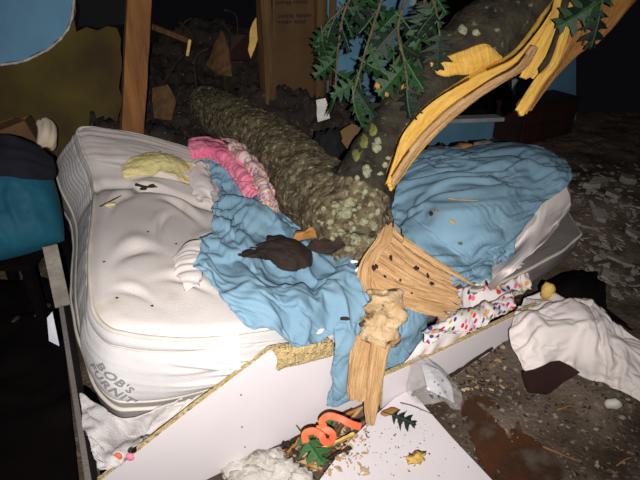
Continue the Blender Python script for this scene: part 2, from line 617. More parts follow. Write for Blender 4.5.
# thin clear plastic film
pm = bpy.data.materials.new('film'); pm.use_nodes = True
nt = pm.node_tree; nt.nodes.clear()
out = nt.nodes.new('ShaderNodeOutputMaterial'); mx = nt.nodes.new('ShaderNodeMixShader')
tr = nt.nodes.new('ShaderNodeBsdfTransparent'); pb = nt.nodes.new('ShaderNodeBsdfPrincipled')
pb.inputs['Base Color'].default_value = (.62, .58, .55, 1); pb.inputs['Roughness'].default_value = .25
mx.inputs[0].default_value = .2
nt.links.new(tr.outputs[0], mx.inputs[1]); nt.links.new(pb.outputs[0], mx.inputs[2]); nt.links.new(mx.outputs[0], out.inputs[0])
MATS['film'] = pm

# ------------------------------------------------------------------ floor
gx = np.linspace(-3.2, 3.4, 230); gy = np.linspace(-.6, 5.4, 210)
G = np.stack(np.meshgrid(gx, gy, indexing='ij'), 2)
fz = .022 * fbm(np.concatenate([G * 5, np.zeros(G.shape[:2] + (1,))], 2), 4, 3) + .012 * fbm(np.concatenate([G * 22, np.zeros(G.shape[:2] + (1,))], 2), 3, 5)
amt = np.clip((G[..., 0] - .3) / .5, .15, 1)
heap = .10 * np.exp(-(((G[..., 0] - 1.15) / .45) ** 2 + ((G[..., 1] - 1.85) / .3) ** 2))
heap += .12 * np.exp(-(((G[..., 0] - 1.9) / .5) ** 2 + ((G[..., 1] - 3.2) / .6) ** 2))
FZ = fz * amt + heap - .02
FV = np.concatenate([G, FZ[..., None]], 2)
FF = [tuple(reversed(f)) for f in grid_faces(230, 210)]
floor = mk('floor', FV, FF, 'floor'); floor['kind'] = 'structure'
tag(floor, 'dark littered floor with plaster dust and dirt', kind='structure')
T_floor = bvh_of(FV, FF)

# ------------------------------------------------------------------ back wall (torn open)
na = np.array([math.sin(math.atan(WM)), -math.cos(math.atan(WM)), 0])      # towards the room
da = np.array([math.cos(math.atan(WM)), math.sin(math.atan(WM)), 0])
wl = root('wall_back', Pw(130, 130) * [1, 1, 0], kind='structure', label='torn-open back wall with blue drywall, studs and sheathing')
# blue drywall remnant, top left
poly = [Pw(-150, -70), Pw(-150, 75), Pw(-40, 72), Pw(0, 64), Pw(24, 60), Pw(48, 48), Pw(62, 36), Pw(70, 22), Pw(73, 0), Pw(80, -70)]
V, F = prism(jagged(poly[::-1], .035, .012, 3, na), -na * .014)
mk('drywall', V, F, 'drywall_blue', wl, smooth=False)
edge = curve([Pw(0, 65, .004), Pw(24, 61, .004), Pw(48, 49, .004), Pw(62, 37, .004), Pw(70.5, 23, .004), Pw(74, 0, .004), Pw(80, -60, .004)], 60)
V, F, uv = tube(edge, .007, 6, nz=.6, nf=30)
mk('broken_gypsum_edge', V, F, 'gypsum', wl)
# brown sheathing behind it
poly = [Pw(-170, -80, -.09), Pw(-170, 240, -.09), Pw(100, 230, -.09), Pw(118, 150, -.09), Pw(122, 60, -.09), Pw(118, 28, -.09), Pw(76, 30, -.09), Pw(72, -80, -.09)]
V, F = prism(jagged(poly[::-1], .05, .03, 8, na), -na * .012)
mk('sheathing', V, F, 'sheathing', wl, smooth=False)
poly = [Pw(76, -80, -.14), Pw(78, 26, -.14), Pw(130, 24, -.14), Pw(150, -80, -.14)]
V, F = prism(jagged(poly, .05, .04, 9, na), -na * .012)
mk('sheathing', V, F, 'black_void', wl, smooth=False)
# studs and kraft-faced insulation
for (u0, u1, w, mm) in ((259, 272, .075, 'timber_old'), (320, 316, .06, 'timber_old'), (331, 328, .05, 'timber_old')):
    V, F = beam(Pw(u0, -90, -.03), Pw(u1, 170, -.03), w, .09)
    V = V + .006 * np.stack([fbm(V * 9, 3, 2), fbm(V * 9, 3, 5), np.zeros(len(V))], 1)
    mk('stud', V, F, mm, wl, smooth=False, bevel=.004)
net = [[Pw(u, v, -.05) for u in (272, 288, 303, 318)] for v in (-80, -20, 40, 100, 160)]
ins = drape('insulation_batt', net, 60, 30, 'kraft', wl, [(.012, 5, 2, 0, 0), (.006, 18, 6, 90, 2)], .02, seed=4)
tag(ins, 'brown kraft paper facing with faded dark print')
# faded illegible print on the paper: three rows of short dark strokes
T_ins = bvh_of(*[np.array([p for r in net for p in r]), grid_faces(5, 4)])
V, F = [], []
for row, (v0, u0, u1) in enumerate(((1, 276, 307), (14.5, 279, 310), (20.5, 278, 306))):
    u = u0
    while u < u1:
        wd = random.uniform(1.4, 2.6)
        if random.random() < .84:
            hh = random.uniform(2.4, 4.0)
            b = len(V)
            for (x, y) in ((u, v0), (u + wd * .8, v0), (u + wd * .8, v0 + hh), (u, v0 + hh)):
                V.append(Pw(x, y - (x - 290) * .03, -.024))
            V += [p - na * .004 for p in V[b:b + 4]]
            F += [(b + 3, b + 2, b + 1, b), (b, b + 1, b + 5, b + 4), (b + 1, b + 2, b + 6, b + 5), (b + 2, b + 3, b + 7, b + 6), (b + 3, b, b + 4, b + 7)]
        u += wd + .5
mk('faded_print', V, F, 'print_dark', wl, smooth=False)
# blue wall to the right of the studs: built round the window
def wpoly(pts, name='drywall', m='drywall_blue', off=0.0, th=.014, seed=1, jag=.0):
    P = [Pw(u, v, off) for u, v in pts]
    if jag: P = jagged(P, .05, jag, seed, na)
    V, F = prism(P, -na * th)
    return mk(name, V, F, m, wl, smooth=False)
wpoly([(328, -90), (414, -90), (414, 122), (400, 190), (328, 190)])
wpoly([(414, 122), (516, 122), (516, 260), (414, 260)])
wpoly([(516, -90), (576, -90), (576, 260), (516, 260)])
# window
w1 = root('window_1', Pw(465, 122), kind='structure', label='dark window with white frame and sill behind the fallen limb')
for a, b, w in (((414, -90), (414, 122), .05), ((516, -90), (516, 122), .05)):
    V, F = beam(Pw(*a, .01), Pw(*b, .01), w, .05); mk('window_frame', V, F, 'window_white', w1, smooth=False, bevel=.004)
V, F = beam(Pw(410, 47, .0), Pw(520, 40, .0), .03, .03, (0, 0, 1)); mk('meeting_rail', V, F, 'window_white', w1, smooth=False, bevel=.004)
V, F = beam(Pw(406, 121, .05), Pw(524, 117, .05), .035, .12, (0, 0, 1)); mk('window_sill', V, F, 'window_white', w1, smooth=False, bevel=.006)
V, F = prism([Pw(414, -90, -.02), Pw(516, -90, -.02), Pw(516, 122, -.02), Pw(414, 122, -.02)], -na * .004)
mk('pane', V, F, 'night_glass', w1, smooth=False)
# dark red-brown piece of furniture under the blue wall, right
fr = root('dresser', Pw(560, 150, .3) * [1, 1, 0], 'dark red-brown low dresser in shadow beneath the blue wall', 'dresser')
c0 = Pw(518, 118, .28)
ztop = c0[2]
pA, pB = Pw(522, 120, .3), Pw(578, 112, .3)
pA[2] = pB[2] = 0
hgt = .33
V, F = prism([pA + [0, 0, hgt], pB + [0, 0, hgt], pB - na * .3 + [0, 0, hgt], pA - na * .3 + [0, 0, hgt]], (0, 0, -.03)); mk('top', V, F, 'dark_red_wood', fr, smooth=False, bevel=.004)
qA, qB = pA + da * .01 - na * .01, pB - da * .01 - na * .01
V, F = prism([qA + [0, 0, hgt - .03], qB + [0, 0, hgt - .03], qB - na * .28 + [0, 0, hgt - .03], qA - na * .28 + [0, 0, hgt - .03]], (0, 0, -(hgt - .03))); mk('carcass', V, F, 'dark_red_wood', fr, smooth=False)
for k in range(2):
    z0 = .03 + k * .135
    a_, b_ = qA + da * .02 + na * .012, qB - da * .02 + na * .012
    V, F = prism([a_ + [0, 0, z0], b_ + [0, 0, z0], b_ + [0, 0, z0 + .12], a_ + [0, 0, z0 + .12]], -na * .012)
    d_ = mk('drawer', V, F, 'dark_red_wood', fr, smooth=False, bevel=.003)
    V, F = lump((a_ + b_) / 2 + [0, 0, z0 + .06] + na * .014, (.03, .03, .03), 2, .05)
    mk('knob', V, F, 'black_void', d_)

# leaning timber post
V, F = beam(Pw(142, -60, .32), Pw(131, 150, .32), .115, .05)
V = V + .004 * np.stack([fbm(V * 12, 3, 2), fbm(V * 12, 3, 5), np.zeros(len(V))], 1)
V[:, 2] = V[:, 2]
po = mk('timber_post', V, F, 'timber', smooth=False, bevel=.004)
tag(po, 'bare brown timber post standing behind the far mattress corner', 'post')

# heap of dark rubble behind the bed, seen through the hole in the wall
net = []
for k, (dv, dz) in enumerate(((-.45, .30), (-.2, .52), (.1, .62), (.45, .55), (.9, .75), (1.3, .9))):
    row = []
    for s in np.linspace(-.3, 1.6, 8):
        p = Pw(150, 130) * [1, 1, 0] + da * s - na * dv
        row.append(p + [0, 0, dz + .10 * math.sin(s * 5 + k * 2)])
    net.append(row)
hp = drape('rubble_heap', net, 90, 120, 'dark_debris', None, [(.09, 9, 9, 20, 0), (.05, 22, 22, 60, 2)], .02, seed=12)
tag(hp, 'dark heap of dirt and rubble behind the bed', 'rubble', kind='stuff')
T_heap = obj_bvh(hp)

# ------------------------------------------------------------------ mattress (buckled under the tree)
top_net = [
    [Pz(95, 322, .60), Pz(165, 333, .555), Pz(245, 330, .505), Pz(330, 312, .42), Pz(410, 280, .42), Pz(478, 226, .55), Pz(566, 178, .555)],
    [Pz(90, 252, .62), Pz(160, 262, .595), Pz(228, 268, .54), Pz(318, 262, .40), Pz(405, 245, .42), Pz(468, 200, .58), Pz(563, 169, .56)],
    [Pz(95, 184, .60), Pz(152, 192, .575), Pz(210, 208, .53), Pz(302, 222, .40), Pz(397, 208, .42), Pz(458, 176, .56), Pz(556, 161, .53)],
    [Pz(84, 150, .68), Pz(145, 158, .63), Pz(208, 176, .55), Pz(296, 200, .40), Pz(390, 190, .42), Pz(450, 165, .53), Pz(549, 156, .495)],
    [Pz(75, 122, .75), Pz(138, 132, .68), Pz(207, 152, .58), Pz(290, 182, .42), Pz(384, 176, .42), Pz(443, 156, .50), Pz(541, 153, .455)],
]
top_net = np.array(top_net)
off_net = np.zeros_like(top_net)
for j in range(7):
    for i in range(5):
        f = i / 4
        if j == 0: off_net[i, j] = [(-.0, -.085, -.235), (-.10, .01, -.24), (-.15, .04, -.24), (-.20, .08, -.235), (-.21, .10, -.235)][i]
        elif j == 1: off_net[i, j] = np.array([-.01, -.03, -.235]) * (1 - f) + np.array([-.12, .10, -.24]) * f
        elif j in (3, 4): off_net[i, j] = (0, 0, -.14)
        elif j == 2: off_net[i, j] = (.0, 0, -.19)
        else: off_net[i, j] = (.045, -.005, -.205)


def net_at(net, s, w):
    A = cr_weights(net.shape[0], w); B = cr_weights(net.shape[1], s)
    return np.einsum('ai,ijk,aj->ak', A, net, B)


def round_loop(n, rs, rw):
    P = []
    for cx, cy, a0 in ((1 - rs, rw, -90), (1 - rs, 1 - rw, 0), (rs, 1 - rw, 90), (rs, rw, 180)):
        for a in np.linspace(a0, a0 + 90, 12):
            P.append((cx + rs * math.cos(math.radians(a)), cy + rw * math.sin(math.radians(a))))
    P = np.array(P + [P[0]])
    L = np.concatenate([[0], np.cumsum(np.linalg.norm(np.diff(P * [2.0, 1.5], axis=0), axis=1))])
    t = np.linspace(0, L[-1], n, endpoint=False)
    return np.stack([np.interp(t, L, P[:, 0]), np.interp(t, L, P[:, 1])], 1)


NL = 420
loop = round_loop(NL, .055, .08)
mt = root('mattress', (top_net[0, 3] * [1, 1, 0] + [0, 0.3, .22]), 'white quilted pillow-top mattress buckled under the fallen tree', 'mattress')
# top panel
ks = np.linspace(0, 1, 76)
par = np.array([[.5, .5]]) + ks[:, None, None] * (loop - .5)[None]
TP = net_at(top_net, par[..., 0].ravel(), par[..., 1].ravel()).reshape(len(ks), NL, 3)
N_ = normals(TP)
N_ *= np.sign(N_[..., 2:3] + 1e-6)
# rolled edge, soft undulation, tuft dimples and pulled creases
s_, w_ = par[..., 0] * 2.0, par[..., 1] * 1.5
d = -.022 * np.clip((ks - .93) / .07, 0, 1)[:, None] ** 2
q = np.stack([s_ * 3, w_ * 3, 0 * s_], 2)
d = d + .006 * fbm(q, 3, 21)
for (cs, cw, L_, ang, dep, wd) in ((.22, .42, .09, 20, .020, .022), (.46, .30, .10, -15, .018, .02), (.30, .78, .12, 25, .018, .02), (.50, .70, .1, -20, .022, .022),
                                   (.14, .66, .08, 40, .016, .018), (.62, .5, .1, 30, .02, .025), (.40, .95, .15, 15, .02, .025), (.20, .20, .07, -10, .012, .018), (.36, .56, .07, 60, .012, .016)):
    a = math.radians(ang)
    x = (s_ - cs) * math.cos(a) + (w_ - cw) * math.sin(a)
    y = -(s_ - cs) * math.sin(a) + (w_ - cw) * math.cos(a) + .25 * x * x / L_
    d = d - dep * np.exp(-(y / wd) ** 2 - (x / L_) ** 2) + dep * .6 * np.exp(-((y - 1.8 * wd) / (1.3 * wd)) ** 2 - (x / L_) ** 2)
# the long fold where the far side kicks up
yy = w_ - (.74 + .05 * np.sin(s_ * 4))
fade = np.clip((1.0 - s_) / .3, 0, 1)
d = d - .022 * np.exp(-(yy / .03) ** 2) * fade + .007 * np.exp(-((yy + .09) / .05) ** 2) * fade
# ripples in the far strip
rip = np.clip((w_ - .85) / .1, 0, 1) * np.clip((1.0 - s_) / .3, 0, 1)
d = d + .005 * rip * np.maximum(0, 1 - 2.2 * np.abs(noise(np.stack([s_ * 2.2, w_ * 13, 0 * s_], 2), 5)))
TP = TP + N_ * d[..., None]
uvt = np.stack([s_, w_], 2)
F = []
for r in range(len(ks) - 1):
    for i in range(NL):
        i2 = (i + 1) % NL
        if r == 0:
            F.append((0, NL + i, NL + i2))
        else:
            F.append((r * NL + i, (r + 1) * NL + i, (r + 1) * NL + i2, r * NL + i2))
mk('top_panel', TP, F, 'ticking', mt, uv=uvt)
T_mtop = bvh_of(TP, F)
# side panel
TT = TP[-1]
BB = net_at(top_net, loop[:, 0], loop[:, 1]) + net_at(off_net, loop[:, 0], loop[:, 1])
tang = np.roll(TT, -1, 0) - np.roll(TT, 1, 0)
outv = np.cross(tang, TT - BB); outv /= np.linalg.norm(outv, axis=1, keepdims=True)
NH = 46
hs = np.linspace(0, 1, NH)
def prof(h):
    g = np.where(h < .2, .018 * np.sqrt(np.clip(1 - ((h - .1) / .1) ** 2, 0, 1)), 0)
    m = np.where(h >= .2, .030 * np.sqrt(np.clip(1 - ((h - .6) / .4) ** 2, 0, 1)), 0)
    return g + m
arcl = np.concatenate([[0], np.cumsum(np.linalg.norm(np.diff(TT, axis=0), axis=1))])
SP = TT[None] + (BB - TT)[None] * hs[:, None, None] + outv[None] * prof(hs)[:, None, None] * (1 - .65 * np.clip((.16 - loop[:, 0] * 2) / .1, 0, 1) * np.clip((loop[:, 1] - .1) / .1, 0, 1))[None, :, None]
S2, W2 = loop[None, :, 0] * 2, loop[None, :, 1] * 1.5
near = np.clip((.12 - W2) / .08, 0, 1) * np.ones((NH, 1))
left = np.clip((.16 - S2) / .1, 0, 1) * np.ones((NH, 1))
H2 = np.broadcast_to(hs[:, None], (NH, NL))
A2 = np.broadcast_to(arcl[None], (NH, NL))
pull = np.clip((S2 - .32) / .3, 0, 1) * np.clip((1.1 - S2) / .3, 0, 1)
wr = np.stack([A2 * 2.0, (H2 - .25 * (S2 - .3)) * 9.0, 0 * A2], 2)
ds = near * (.002 + .032 * pull) * np.maximum(0, 1 - np.abs(noise(wr, 14)) * 2.6)
ds = ds + left * (1 - near) * .0028 * np.sin(H2 * 70 + 2.6 * np.sin(A2 * 30))
ds = ds + .004 * fbm(np.stack([A2 * 6, H2 * 2, 0 * A2], 2), 3, 15)
SP = SP + outv[None] * (ds * np.sin(math.pi * np.clip(hs, .02, .98))[:, None])[..., None]
F = grid_faces(NH, NL, True)
mk('side_panel', SP, F, 'ticking_side', mt, uv=np.stack([A2, H2 * .25], 2))
T_mside = bvh_of(SP, F)
F = [tuple(range(NL))]
mk('base_panel', BB, F, 'ticking_side', mt, smooth=False)
for h, r_ in ((0.0, .008), (.2, .006), (1.0, .007)):
    k = int(round(h * (NH - 1)))
    ring = SP[k] + outv * .003
    V, F, uv = tube(np.concatenate([ring, ring[:1]]), r_, 8, caps=False)
    mk('piping', V, F, 'piping', mt)
TM = [T_mtop, T_mside]


def side_pt(arc, h, off=.003):
    """arc: metres along the top perimeter from the near-left corner"""
    L = arcl[-1]
    x = (arc % L)
    i = int(np.searchsorted(arcl, x)) - 1
    i = max(0, min(NL - 2, i))
    f = (x - arcl[i]) / (arcl[i + 1] - arcl[i])
    y = np.clip(h, 0, 1) * (NH - 1); j = min(NH - 2, int(y)); g = y - j
    p = (SP[j, i] * (1 - f) + SP[j, i + 1] * f) * (1 - g) + (SP[j + 1, i] * (1 - f) + SP[j + 1, i + 1] * f) * g
    return p + outv[i] * off


# loop starts at the right end of the near side; find the near-left corner
i_c = int(np.argmin(np.linalg.norm(loop - [.02, .03], axis=1)))
arc_c = arcl[i_c]


def text_mesh(txt, size):
    cu = bpy.data.curves.new('t', 'FONT'); cu.body = txt; cu.size = size; cu.resolution_u = 2; cu.space_character = 1.15; cu.offset = .0012
    ob = bpy.data.objects.new('t', cu); COL.objects.link(ob)
    dg = bpy.context.evaluated_depsgraph_get()
    me = bpy.data.meshes.new_from_object(ob.evaluated_get(dg))
    bm = bmesh.new(); bm.from_mesh(me)
    bmesh.ops.triangulate(bm, faces=bm.faces[:])
    V = np.array([v.co[:] for v in bm.verts]); F = [tuple(v.index for v in f.verts) for f in bm.faces]
    bm.free()
    bpy.data.objects.remove(ob); bpy.data.meshes.remove(me); bpy.data.curves.remove(cu)
    return V, F


for txt, size, x0, h0 in (("BOB'S", .038, .030, .50), ("FURNITURE", .038, .0, .59)):
    TV, TF = text_mesh(txt, size)
    ca, sa = math.cos(math.radians(-44)), math.sin(math.radians(-44))
    out = []
    for p in TV:
        x, y = p[0] * ca - p[1] * sa, p[0] * sa + p[1] * ca
        out.append(side_pt(arc_c + (x0 + x), h0 - y / .245, .006))
    mk('printed_lettering', out, TF, 'print_grey', mt, smooth=False)
# sewn-in white tag on the near side
tl = [on(u, v, TM, .012) for u, v in ((220, 328), (237, 330), (238, 345), (239, 364), (221, 362), (220, 344))]
V, F = prism(tl, (0, -.002, 0))
mk('sewn_tag', V, F, 'tag_white', mt, smooth=False)

# ------------------------------------------------------------------ box spring
bs = root('box_spring', (.1, 1.9, 0), 'thin grey and white box spring under the mattress', 'box spring')
bl = BB.copy()
lo = bl.copy(); hi = bl.copy()
sl = loop[:, 0]; wlp = loop[:, 1]
cen = bl.mean(0)
hi[:, 2] = np.minimum(bl[:, 2] - .015, .36 - .07 * sl)
grow = np.where(sl > .8, .03, .0)
hi[:, :2] += (hi[:, :2] - cen[:2]) * grow[:, None]
rightness = np.clip((sl - .75) / .2, 0, 1)
hi += rightness[:, None] * np.array([.02, -.09, 0]) * np.clip((.5 - wlp) / .4, 0, 1)[:, None]
leftness = np.clip((.12 - sl) / .1, 0, 1) * np.clip((wlp - .02) / .3, 0, 1)
hi += leftness[:, None] * np.array([-.02, -.005, 0])
lo = hi.copy(); lo[:, 2] = hi[:, 2] - (.24 - .10 * np.clip(sl * 1.4, 0, 1))
lo[:, :2] += (lo[:, :2] - cen[:2]) * -.03
rows = []
for h in np.linspace(0, 1, 14):
    p = hi * (1 - h) + lo * h
    o_ = (p[:, :2] - cen[:2]); o_ /= np.linalg.norm(o_, axis=1, keepdims=True)
    b_ = .018 * (1 - (2 * h - 1) ** 4) + .006 * noise(np.stack([arcl * 7, np.full(NL, h * 3), np.zeros(NL)], 1), 44)
    p = p.copy(); p[:, :2] += o_ * b_[:, None]
    rows.append(p)
SB = np.array(rows)
FB = grid_faces(14, NL, True)
mk('side_fabric', SB, FB, 'box_spring', bs)
mk('top_fabric', hi, [tuple(range(NL))], 'box_spring', bs, smooth=False)
mk('base_fabric', lo, [tuple(range(NL - 1, -1, -1))], 'box_spring', bs, smooth=False)
V, F, uv = tube(np.concatenate([SB[1], SB[1][:1]]), .007, 8, caps=False)
mk('piping', V, F, 'piping', bs)
T_box = bvh_of(SB, FB)

# crumpled white cover hanging below the mattress at the near-left corner
net = [[on(u, v, [T_box], .02, z=.3) for u, v in r] for r in (
    [(80, 394), (100, 407), (135, 409), (175, 400), (225, 374)],
    [(84, 424), (104, 436), (135, 434), (165, 424), (205, 394)],
    [(90, 446), (106, 454), (125, 452), (150, 438), (185, 410)],
    [(97, 470), (106, 472), (116, 468), (138, 450), (165, 428)])]
cv = drape('box_spring_cover', net, 50, 70, 'box_white', None, [(.008, 14, 5, 80, 2.2), (.004, 30, 9, 60, 2.2)], .003, rag=.01, seed=31, excess=.07, frames=12)
tag(cv, 'crumpled dirty white cover below the lettered mattress corner', 'cover')
T_cv = obj_bvh(cv)
for u, v, m in ((118, 457, 'orange'), (130, 457, 'cloth_pink')):
    V, F = lump(on(u, v, [T_cv], .002), (.022, .012, .026), u, .1)
    mk('printed_dot', V, F, m, cv)

# ------------------------------------------------------------------ white bed rails
def board(name, pts, mp_, thick, label, cat, seed=0):
    r = root(name, np.array(pts).mean(0) * [1, 1, 0], label, cat)
    nb = np.array([math.sin(math.atan(BM)), -math.cos(math.atan(BM)), 0])
    return r, nb
nb = np.array([math.sin(math.atan(BM)), -math.cos(math.atan(BM)), 0])
db = np.array([math.cos(math.atan(BM)), math.sin(math.atan(BM)), 0])
r1 = root('bed_rail', Pb(240, 440) * [1, 1, 0], 'tall white chipboard bed rail with splintered upper corner, standing on the floor', 'bed rail')
fl = lambda u: (lambda p: p)(u)
def foot(x):
    return np.array([x, BC + BM * x, 0.0])
bt = [Pb(100, 482), Pb(190, 411), Pb(271, 350), Pb(279, 356), Pb(275, 370), Pb(300, 365), Pb(332, 354), Pb(352, 352), foot(.30), foot(.05), foot(-.3), foot(-.66)]
V, F = prism(bt, -nb * .003)
mk('white_facing', V, F, 'melamine', r1, smooth=False)
core = [Pb(98, 481.5, -.004), Pb(190, 409, -.004), Pb(271, 348, -.004), Pb(290, 345, -.004), Pb(312, 342, -.004), Pb(330, 340, -.004), Pb(338, 353, -.004), Pb(352, 356, -.004), foot(.305) - nb * .004, foot(-.3) - nb * .004, foot(-.66) - nb * .004]
V, F = prism(core, -nb * .014)
mk('chipboard_core', V, F, 'chipboard', r1, smooth=False)
# torn chipboard crumbs proud of the exposed core
net = [[Pb(u, v, o) for u, v, o in r] for r in (
    [(272, 350, -.002), (292, 347, .0), (312, 343, .0), (331, 341, -.002)],
    [(277, 358, .0), (294, 355, .006), (312, 351, .006), (332, 347, .0)],
    [(276, 369, .0), (296, 364, .002), (314, 359, .002), (333, 354, .0)])]
drape('torn_edge', net, 26, 50, 'chipboard', r1, [(.006, 40, 40, 10, 0), (.004, 90, 90, 40, 2)], .004, rag=.006, seed=8)
for (u, v) in ((242, 427), (245, 447), (241, 395)):
    V, F = lump(Pb(u, v, .001), (.005, .003, .008), u, .2)
    mk('screw_hole', V, F, 'stain_dark', r1)
r2 = root('bed_rail', np.array([.7, 1.75, 0]), 'low white bed rail running below the dotted sheet to the right', 'bed rail')
P2 = lambda u, v, o=0.0: Pl(u, v, 1.327 - o, .614)
f2 = lambda x: np.array([x, 1.327 + .614 * x, 0.0])
bt = [P2(384, 377), P2(430, 357), P2(470, 338), P2(520, 314), P2(556, 297), f2(1.07), f2(.7), f2(.24)]
V, F = prism(bt, -nb * .003)
mk('white_facing', V, F, 'melamine', r2, smooth=False)
bt = [P2(383, 375, -.004), P2(430, 355, -.004), P2(470, 336, -.004), P2(520, 311.5, -.004), P2(558, 294.5, -.004), f2(1.075) - nb * .004, f2(.235) - nb * .004]
V, F = prism(bt, -nb * .014)
mk('chipboard_core', V, F, 'chipboard', r2, smooth=False)
# end rail along the left end of the bed
ea, eb = np.array([-.66, 1.0, .2]), np.array([-1.25, 2.18, .30])
V, F = prism([ea, eb, eb * [1, 1, 0], ea * [1, 1, 0]], np.array([-.016, -.008, 0]))
er = mk('end_rail', V, F, 'box_spring', smooth=False, bevel=.002)
tag(er, 'thin grey rail along the left end of the bed', 'bed rail')
# pale slat leaning beside it under the teal pillow
V, F = beam(Pt(63, 306, 2.05), Pt(50, 246, 2.15), .055, .012, (1, .4, 0))
V[:, 2] -= 0
sl_ = mk('slat', V, F, 'plaster', smooth=False, bevel=.002)
tag(sl_, 'short pale slat beside the mattress end below the teal pillow', 'slat')
tg = [Pt(47, 318, 1.9), Pt(52, 312, 1.9), Pt(59, 346, 1.86), Pt(49, 341, 1.88)]
V, F = prism(tg, (0, .003, 0))
tag(mk('paper_tag', V, F, 'paper', smooth=False), 'small white paper tag sticking out beside the end rail', 'tag')

# ------------------------------------------------------------------ fallen tree
tree = root('fallen_tree', (.1, 2.0, .3), 'fallen tree with rough bark, its split limb showing bright torn wood', 'tree')
tp = [Pt(205, 106, 3.72), Pt(239, 125, 3.2), Pt(281, 156, 2.76), Pt(315, 190, 2.42), Pt(343, 214, 2.2), Pt(362, 232, 2.06)]
tpc = curve(tp, 40)
trd = np.interp(np.linspace(0, 1, 40), [0, .35, .7, .9, 1], [.13, .15, .165, .16, .13])
lp = [Pt(352, 236, 2.1), Pt(358, 205, 2.12), Pt(374, 165, 2.14), Pt(405, 116, 2.16), Pt(452, 66, 2.18), Pt(502, 25, 2.2), Pt(560, -22, 2.22), Pt(640, -85, 2.24)]
lpc = curve(lp, 50)
lrd = np.interp(np.linspace(0, 1, 50), [0, .2, .35, .5, .65, 1], [.13, .125, .11, .118, .15, .15])
bm = bmesh.new()
for pth, rd in ((tpc, trd), (lpc, lrd)):
    V, F, uv = tube(pth, rd, 28, nz=.10, nf=4)
    vs_ = [bm.verts.new(p) for p in V]
    for f in F:
        bm.faces.new([vs_[i] for i in f])
bmesh.ops.recalc_face_normals(bm, faces=bm.faces[:])
me = bpy.data.meshes.new('tmp'); bm.to_mesh(me); bm.free()
to = bpy.data.objects.new('tmp', me); COL.objects.link(to)
rm = to.modifiers.new('r', 'REMESH'); rm.mode = 'VOXEL'; rm.voxel_size = .0085
sm = to.modifiers.new('s', 'SMOOTH'); sm.factor = .5; sm.iterations = 14
dg = bpy.context.evaluated_depsgraph_get()
m2 = bpy.data.meshes.new_from_object(to.evaluated_get(dg))
n = len(m2.vertices)
V = np.zeros(n * 3); m2.vertices.foreach_get('co', V); V = V.reshape(-1, 3)
NN = np.zeros(n * 3); m2.vertices.foreach_get('normal', NN); NN = NN.reshape(-1, 3)
F = [tuple(p.vertices) for p in m2.polygons]
bpy.data.objects.remove(to); bpy.data.meshes.remove(me); bpy.data.meshes.remove(m2)
rough = .016 * fbm(V * 8, 3, 61) + .006 * (1 - np.abs(noise(V * [40, 22, 40], 63)) * 2.4) + .005 * fbm(V * 75, 2, 64)
# the limb is smoother than the old trunk
dl = np.min(np.linalg.norm(V[:, None, :] - lpc[None, 14:, :], axis=2), axis=1)
rough *= np.where(dl < .2, .55, 1.0)
V = V + NN * rough[:, None]
# which faces belong to the dark limb and which to the trunk
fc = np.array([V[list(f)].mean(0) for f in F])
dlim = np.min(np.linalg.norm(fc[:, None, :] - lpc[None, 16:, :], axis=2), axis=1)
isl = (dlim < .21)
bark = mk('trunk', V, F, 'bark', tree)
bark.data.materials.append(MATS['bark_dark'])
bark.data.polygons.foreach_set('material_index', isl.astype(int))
T_tree = bvh_of(V, F)

# lichen and moss patches grown on the bark
def patch_on(u, v, du, dv, m, name, seed, th=.007, trees=None, n=14):
    trees = trees or [T_tree]
    c = on(u, v, trees, 0)
    P, ok = [], []
    ring = []
    for k in range(n):
        a = 2 * math.pi * k / n
        r = 1 + .5 * float(noise(np.array([[math.cos(a) * 1.6 + seed, math.sin(a) * 1.6, seed * .7]]), seed)[0])
        ring.append((math.cos(a) * r, math.sin(a) * r))
    V = [on(u, v, trees, th)]
    for fr_ in (.5, .85):
        V += [on(u + du * fr_ * x, v + dv * fr_ * y, trees, th) for x, y in ring]
    V += [on(u + du * x, v + dv * y, trees, -.002) for x, y in ring]
    V = np.array(V)
    far_ = np.linalg.norm(V - c, axis=1) > .14
    V[far_] = c
    F = [(0, 1 + i, 1 + (i + 1) % n) for i in range(n)]
    for r in range(2):
        F += [(1 + r * n + i, 1 + (r + 1) * n + i, 1 + (r + 1) * n + (i + 1) % n, 1 + r * n + (i + 1) % n) for i in range(n)]
    return mk(name, V, F, m, tree)
for i, (u, v, a, b) in enumerate(((345, 213, 8, 6), (367, 171, 4.5, 6.5), (376, 148, 5, 5), (378, 141, 4, 4), (349, 203, 6, 5), (356, 240, 5, 6), (372, 243, 6, 5), (341, 232, 5, 4),
                                  (463, 30, 5.5, 5), (476, 33, 4, 4), (385, 165, 3, 3), (388, 158, 2.6, 2.4), (380, 174, 3, 2), (363, 222, 5, 4), (374, 226, 4, 5), (330, 222, 4, 3), (365, 192, 3, 3), (357, 178, 2.5, 3), (349, 249, 5, 3), (378, 212, 3, 4))):
    patch_on(u, v, a, b, 'lichen', 'lichen_patch', 100 + i)
rl = random.Random(21)
for i in range(22):
    patch_on(rl.uniform(322, 386), rl.uniform(204, 254), rl.uniform(1.2, 3.2), rl.uniform(1.2, 3), 'lichen', 'lichen_patch', 170 + i, th=.005, n=9)
for i, (u, v, a, b) in enumerate(((364, 142, 4, 8), (356, 155, 4, 7), (373, 130, 4, 7))):
    patch_on(u, v, a, b, 'moss', 'moss_patch', 140 + i, th=.004)

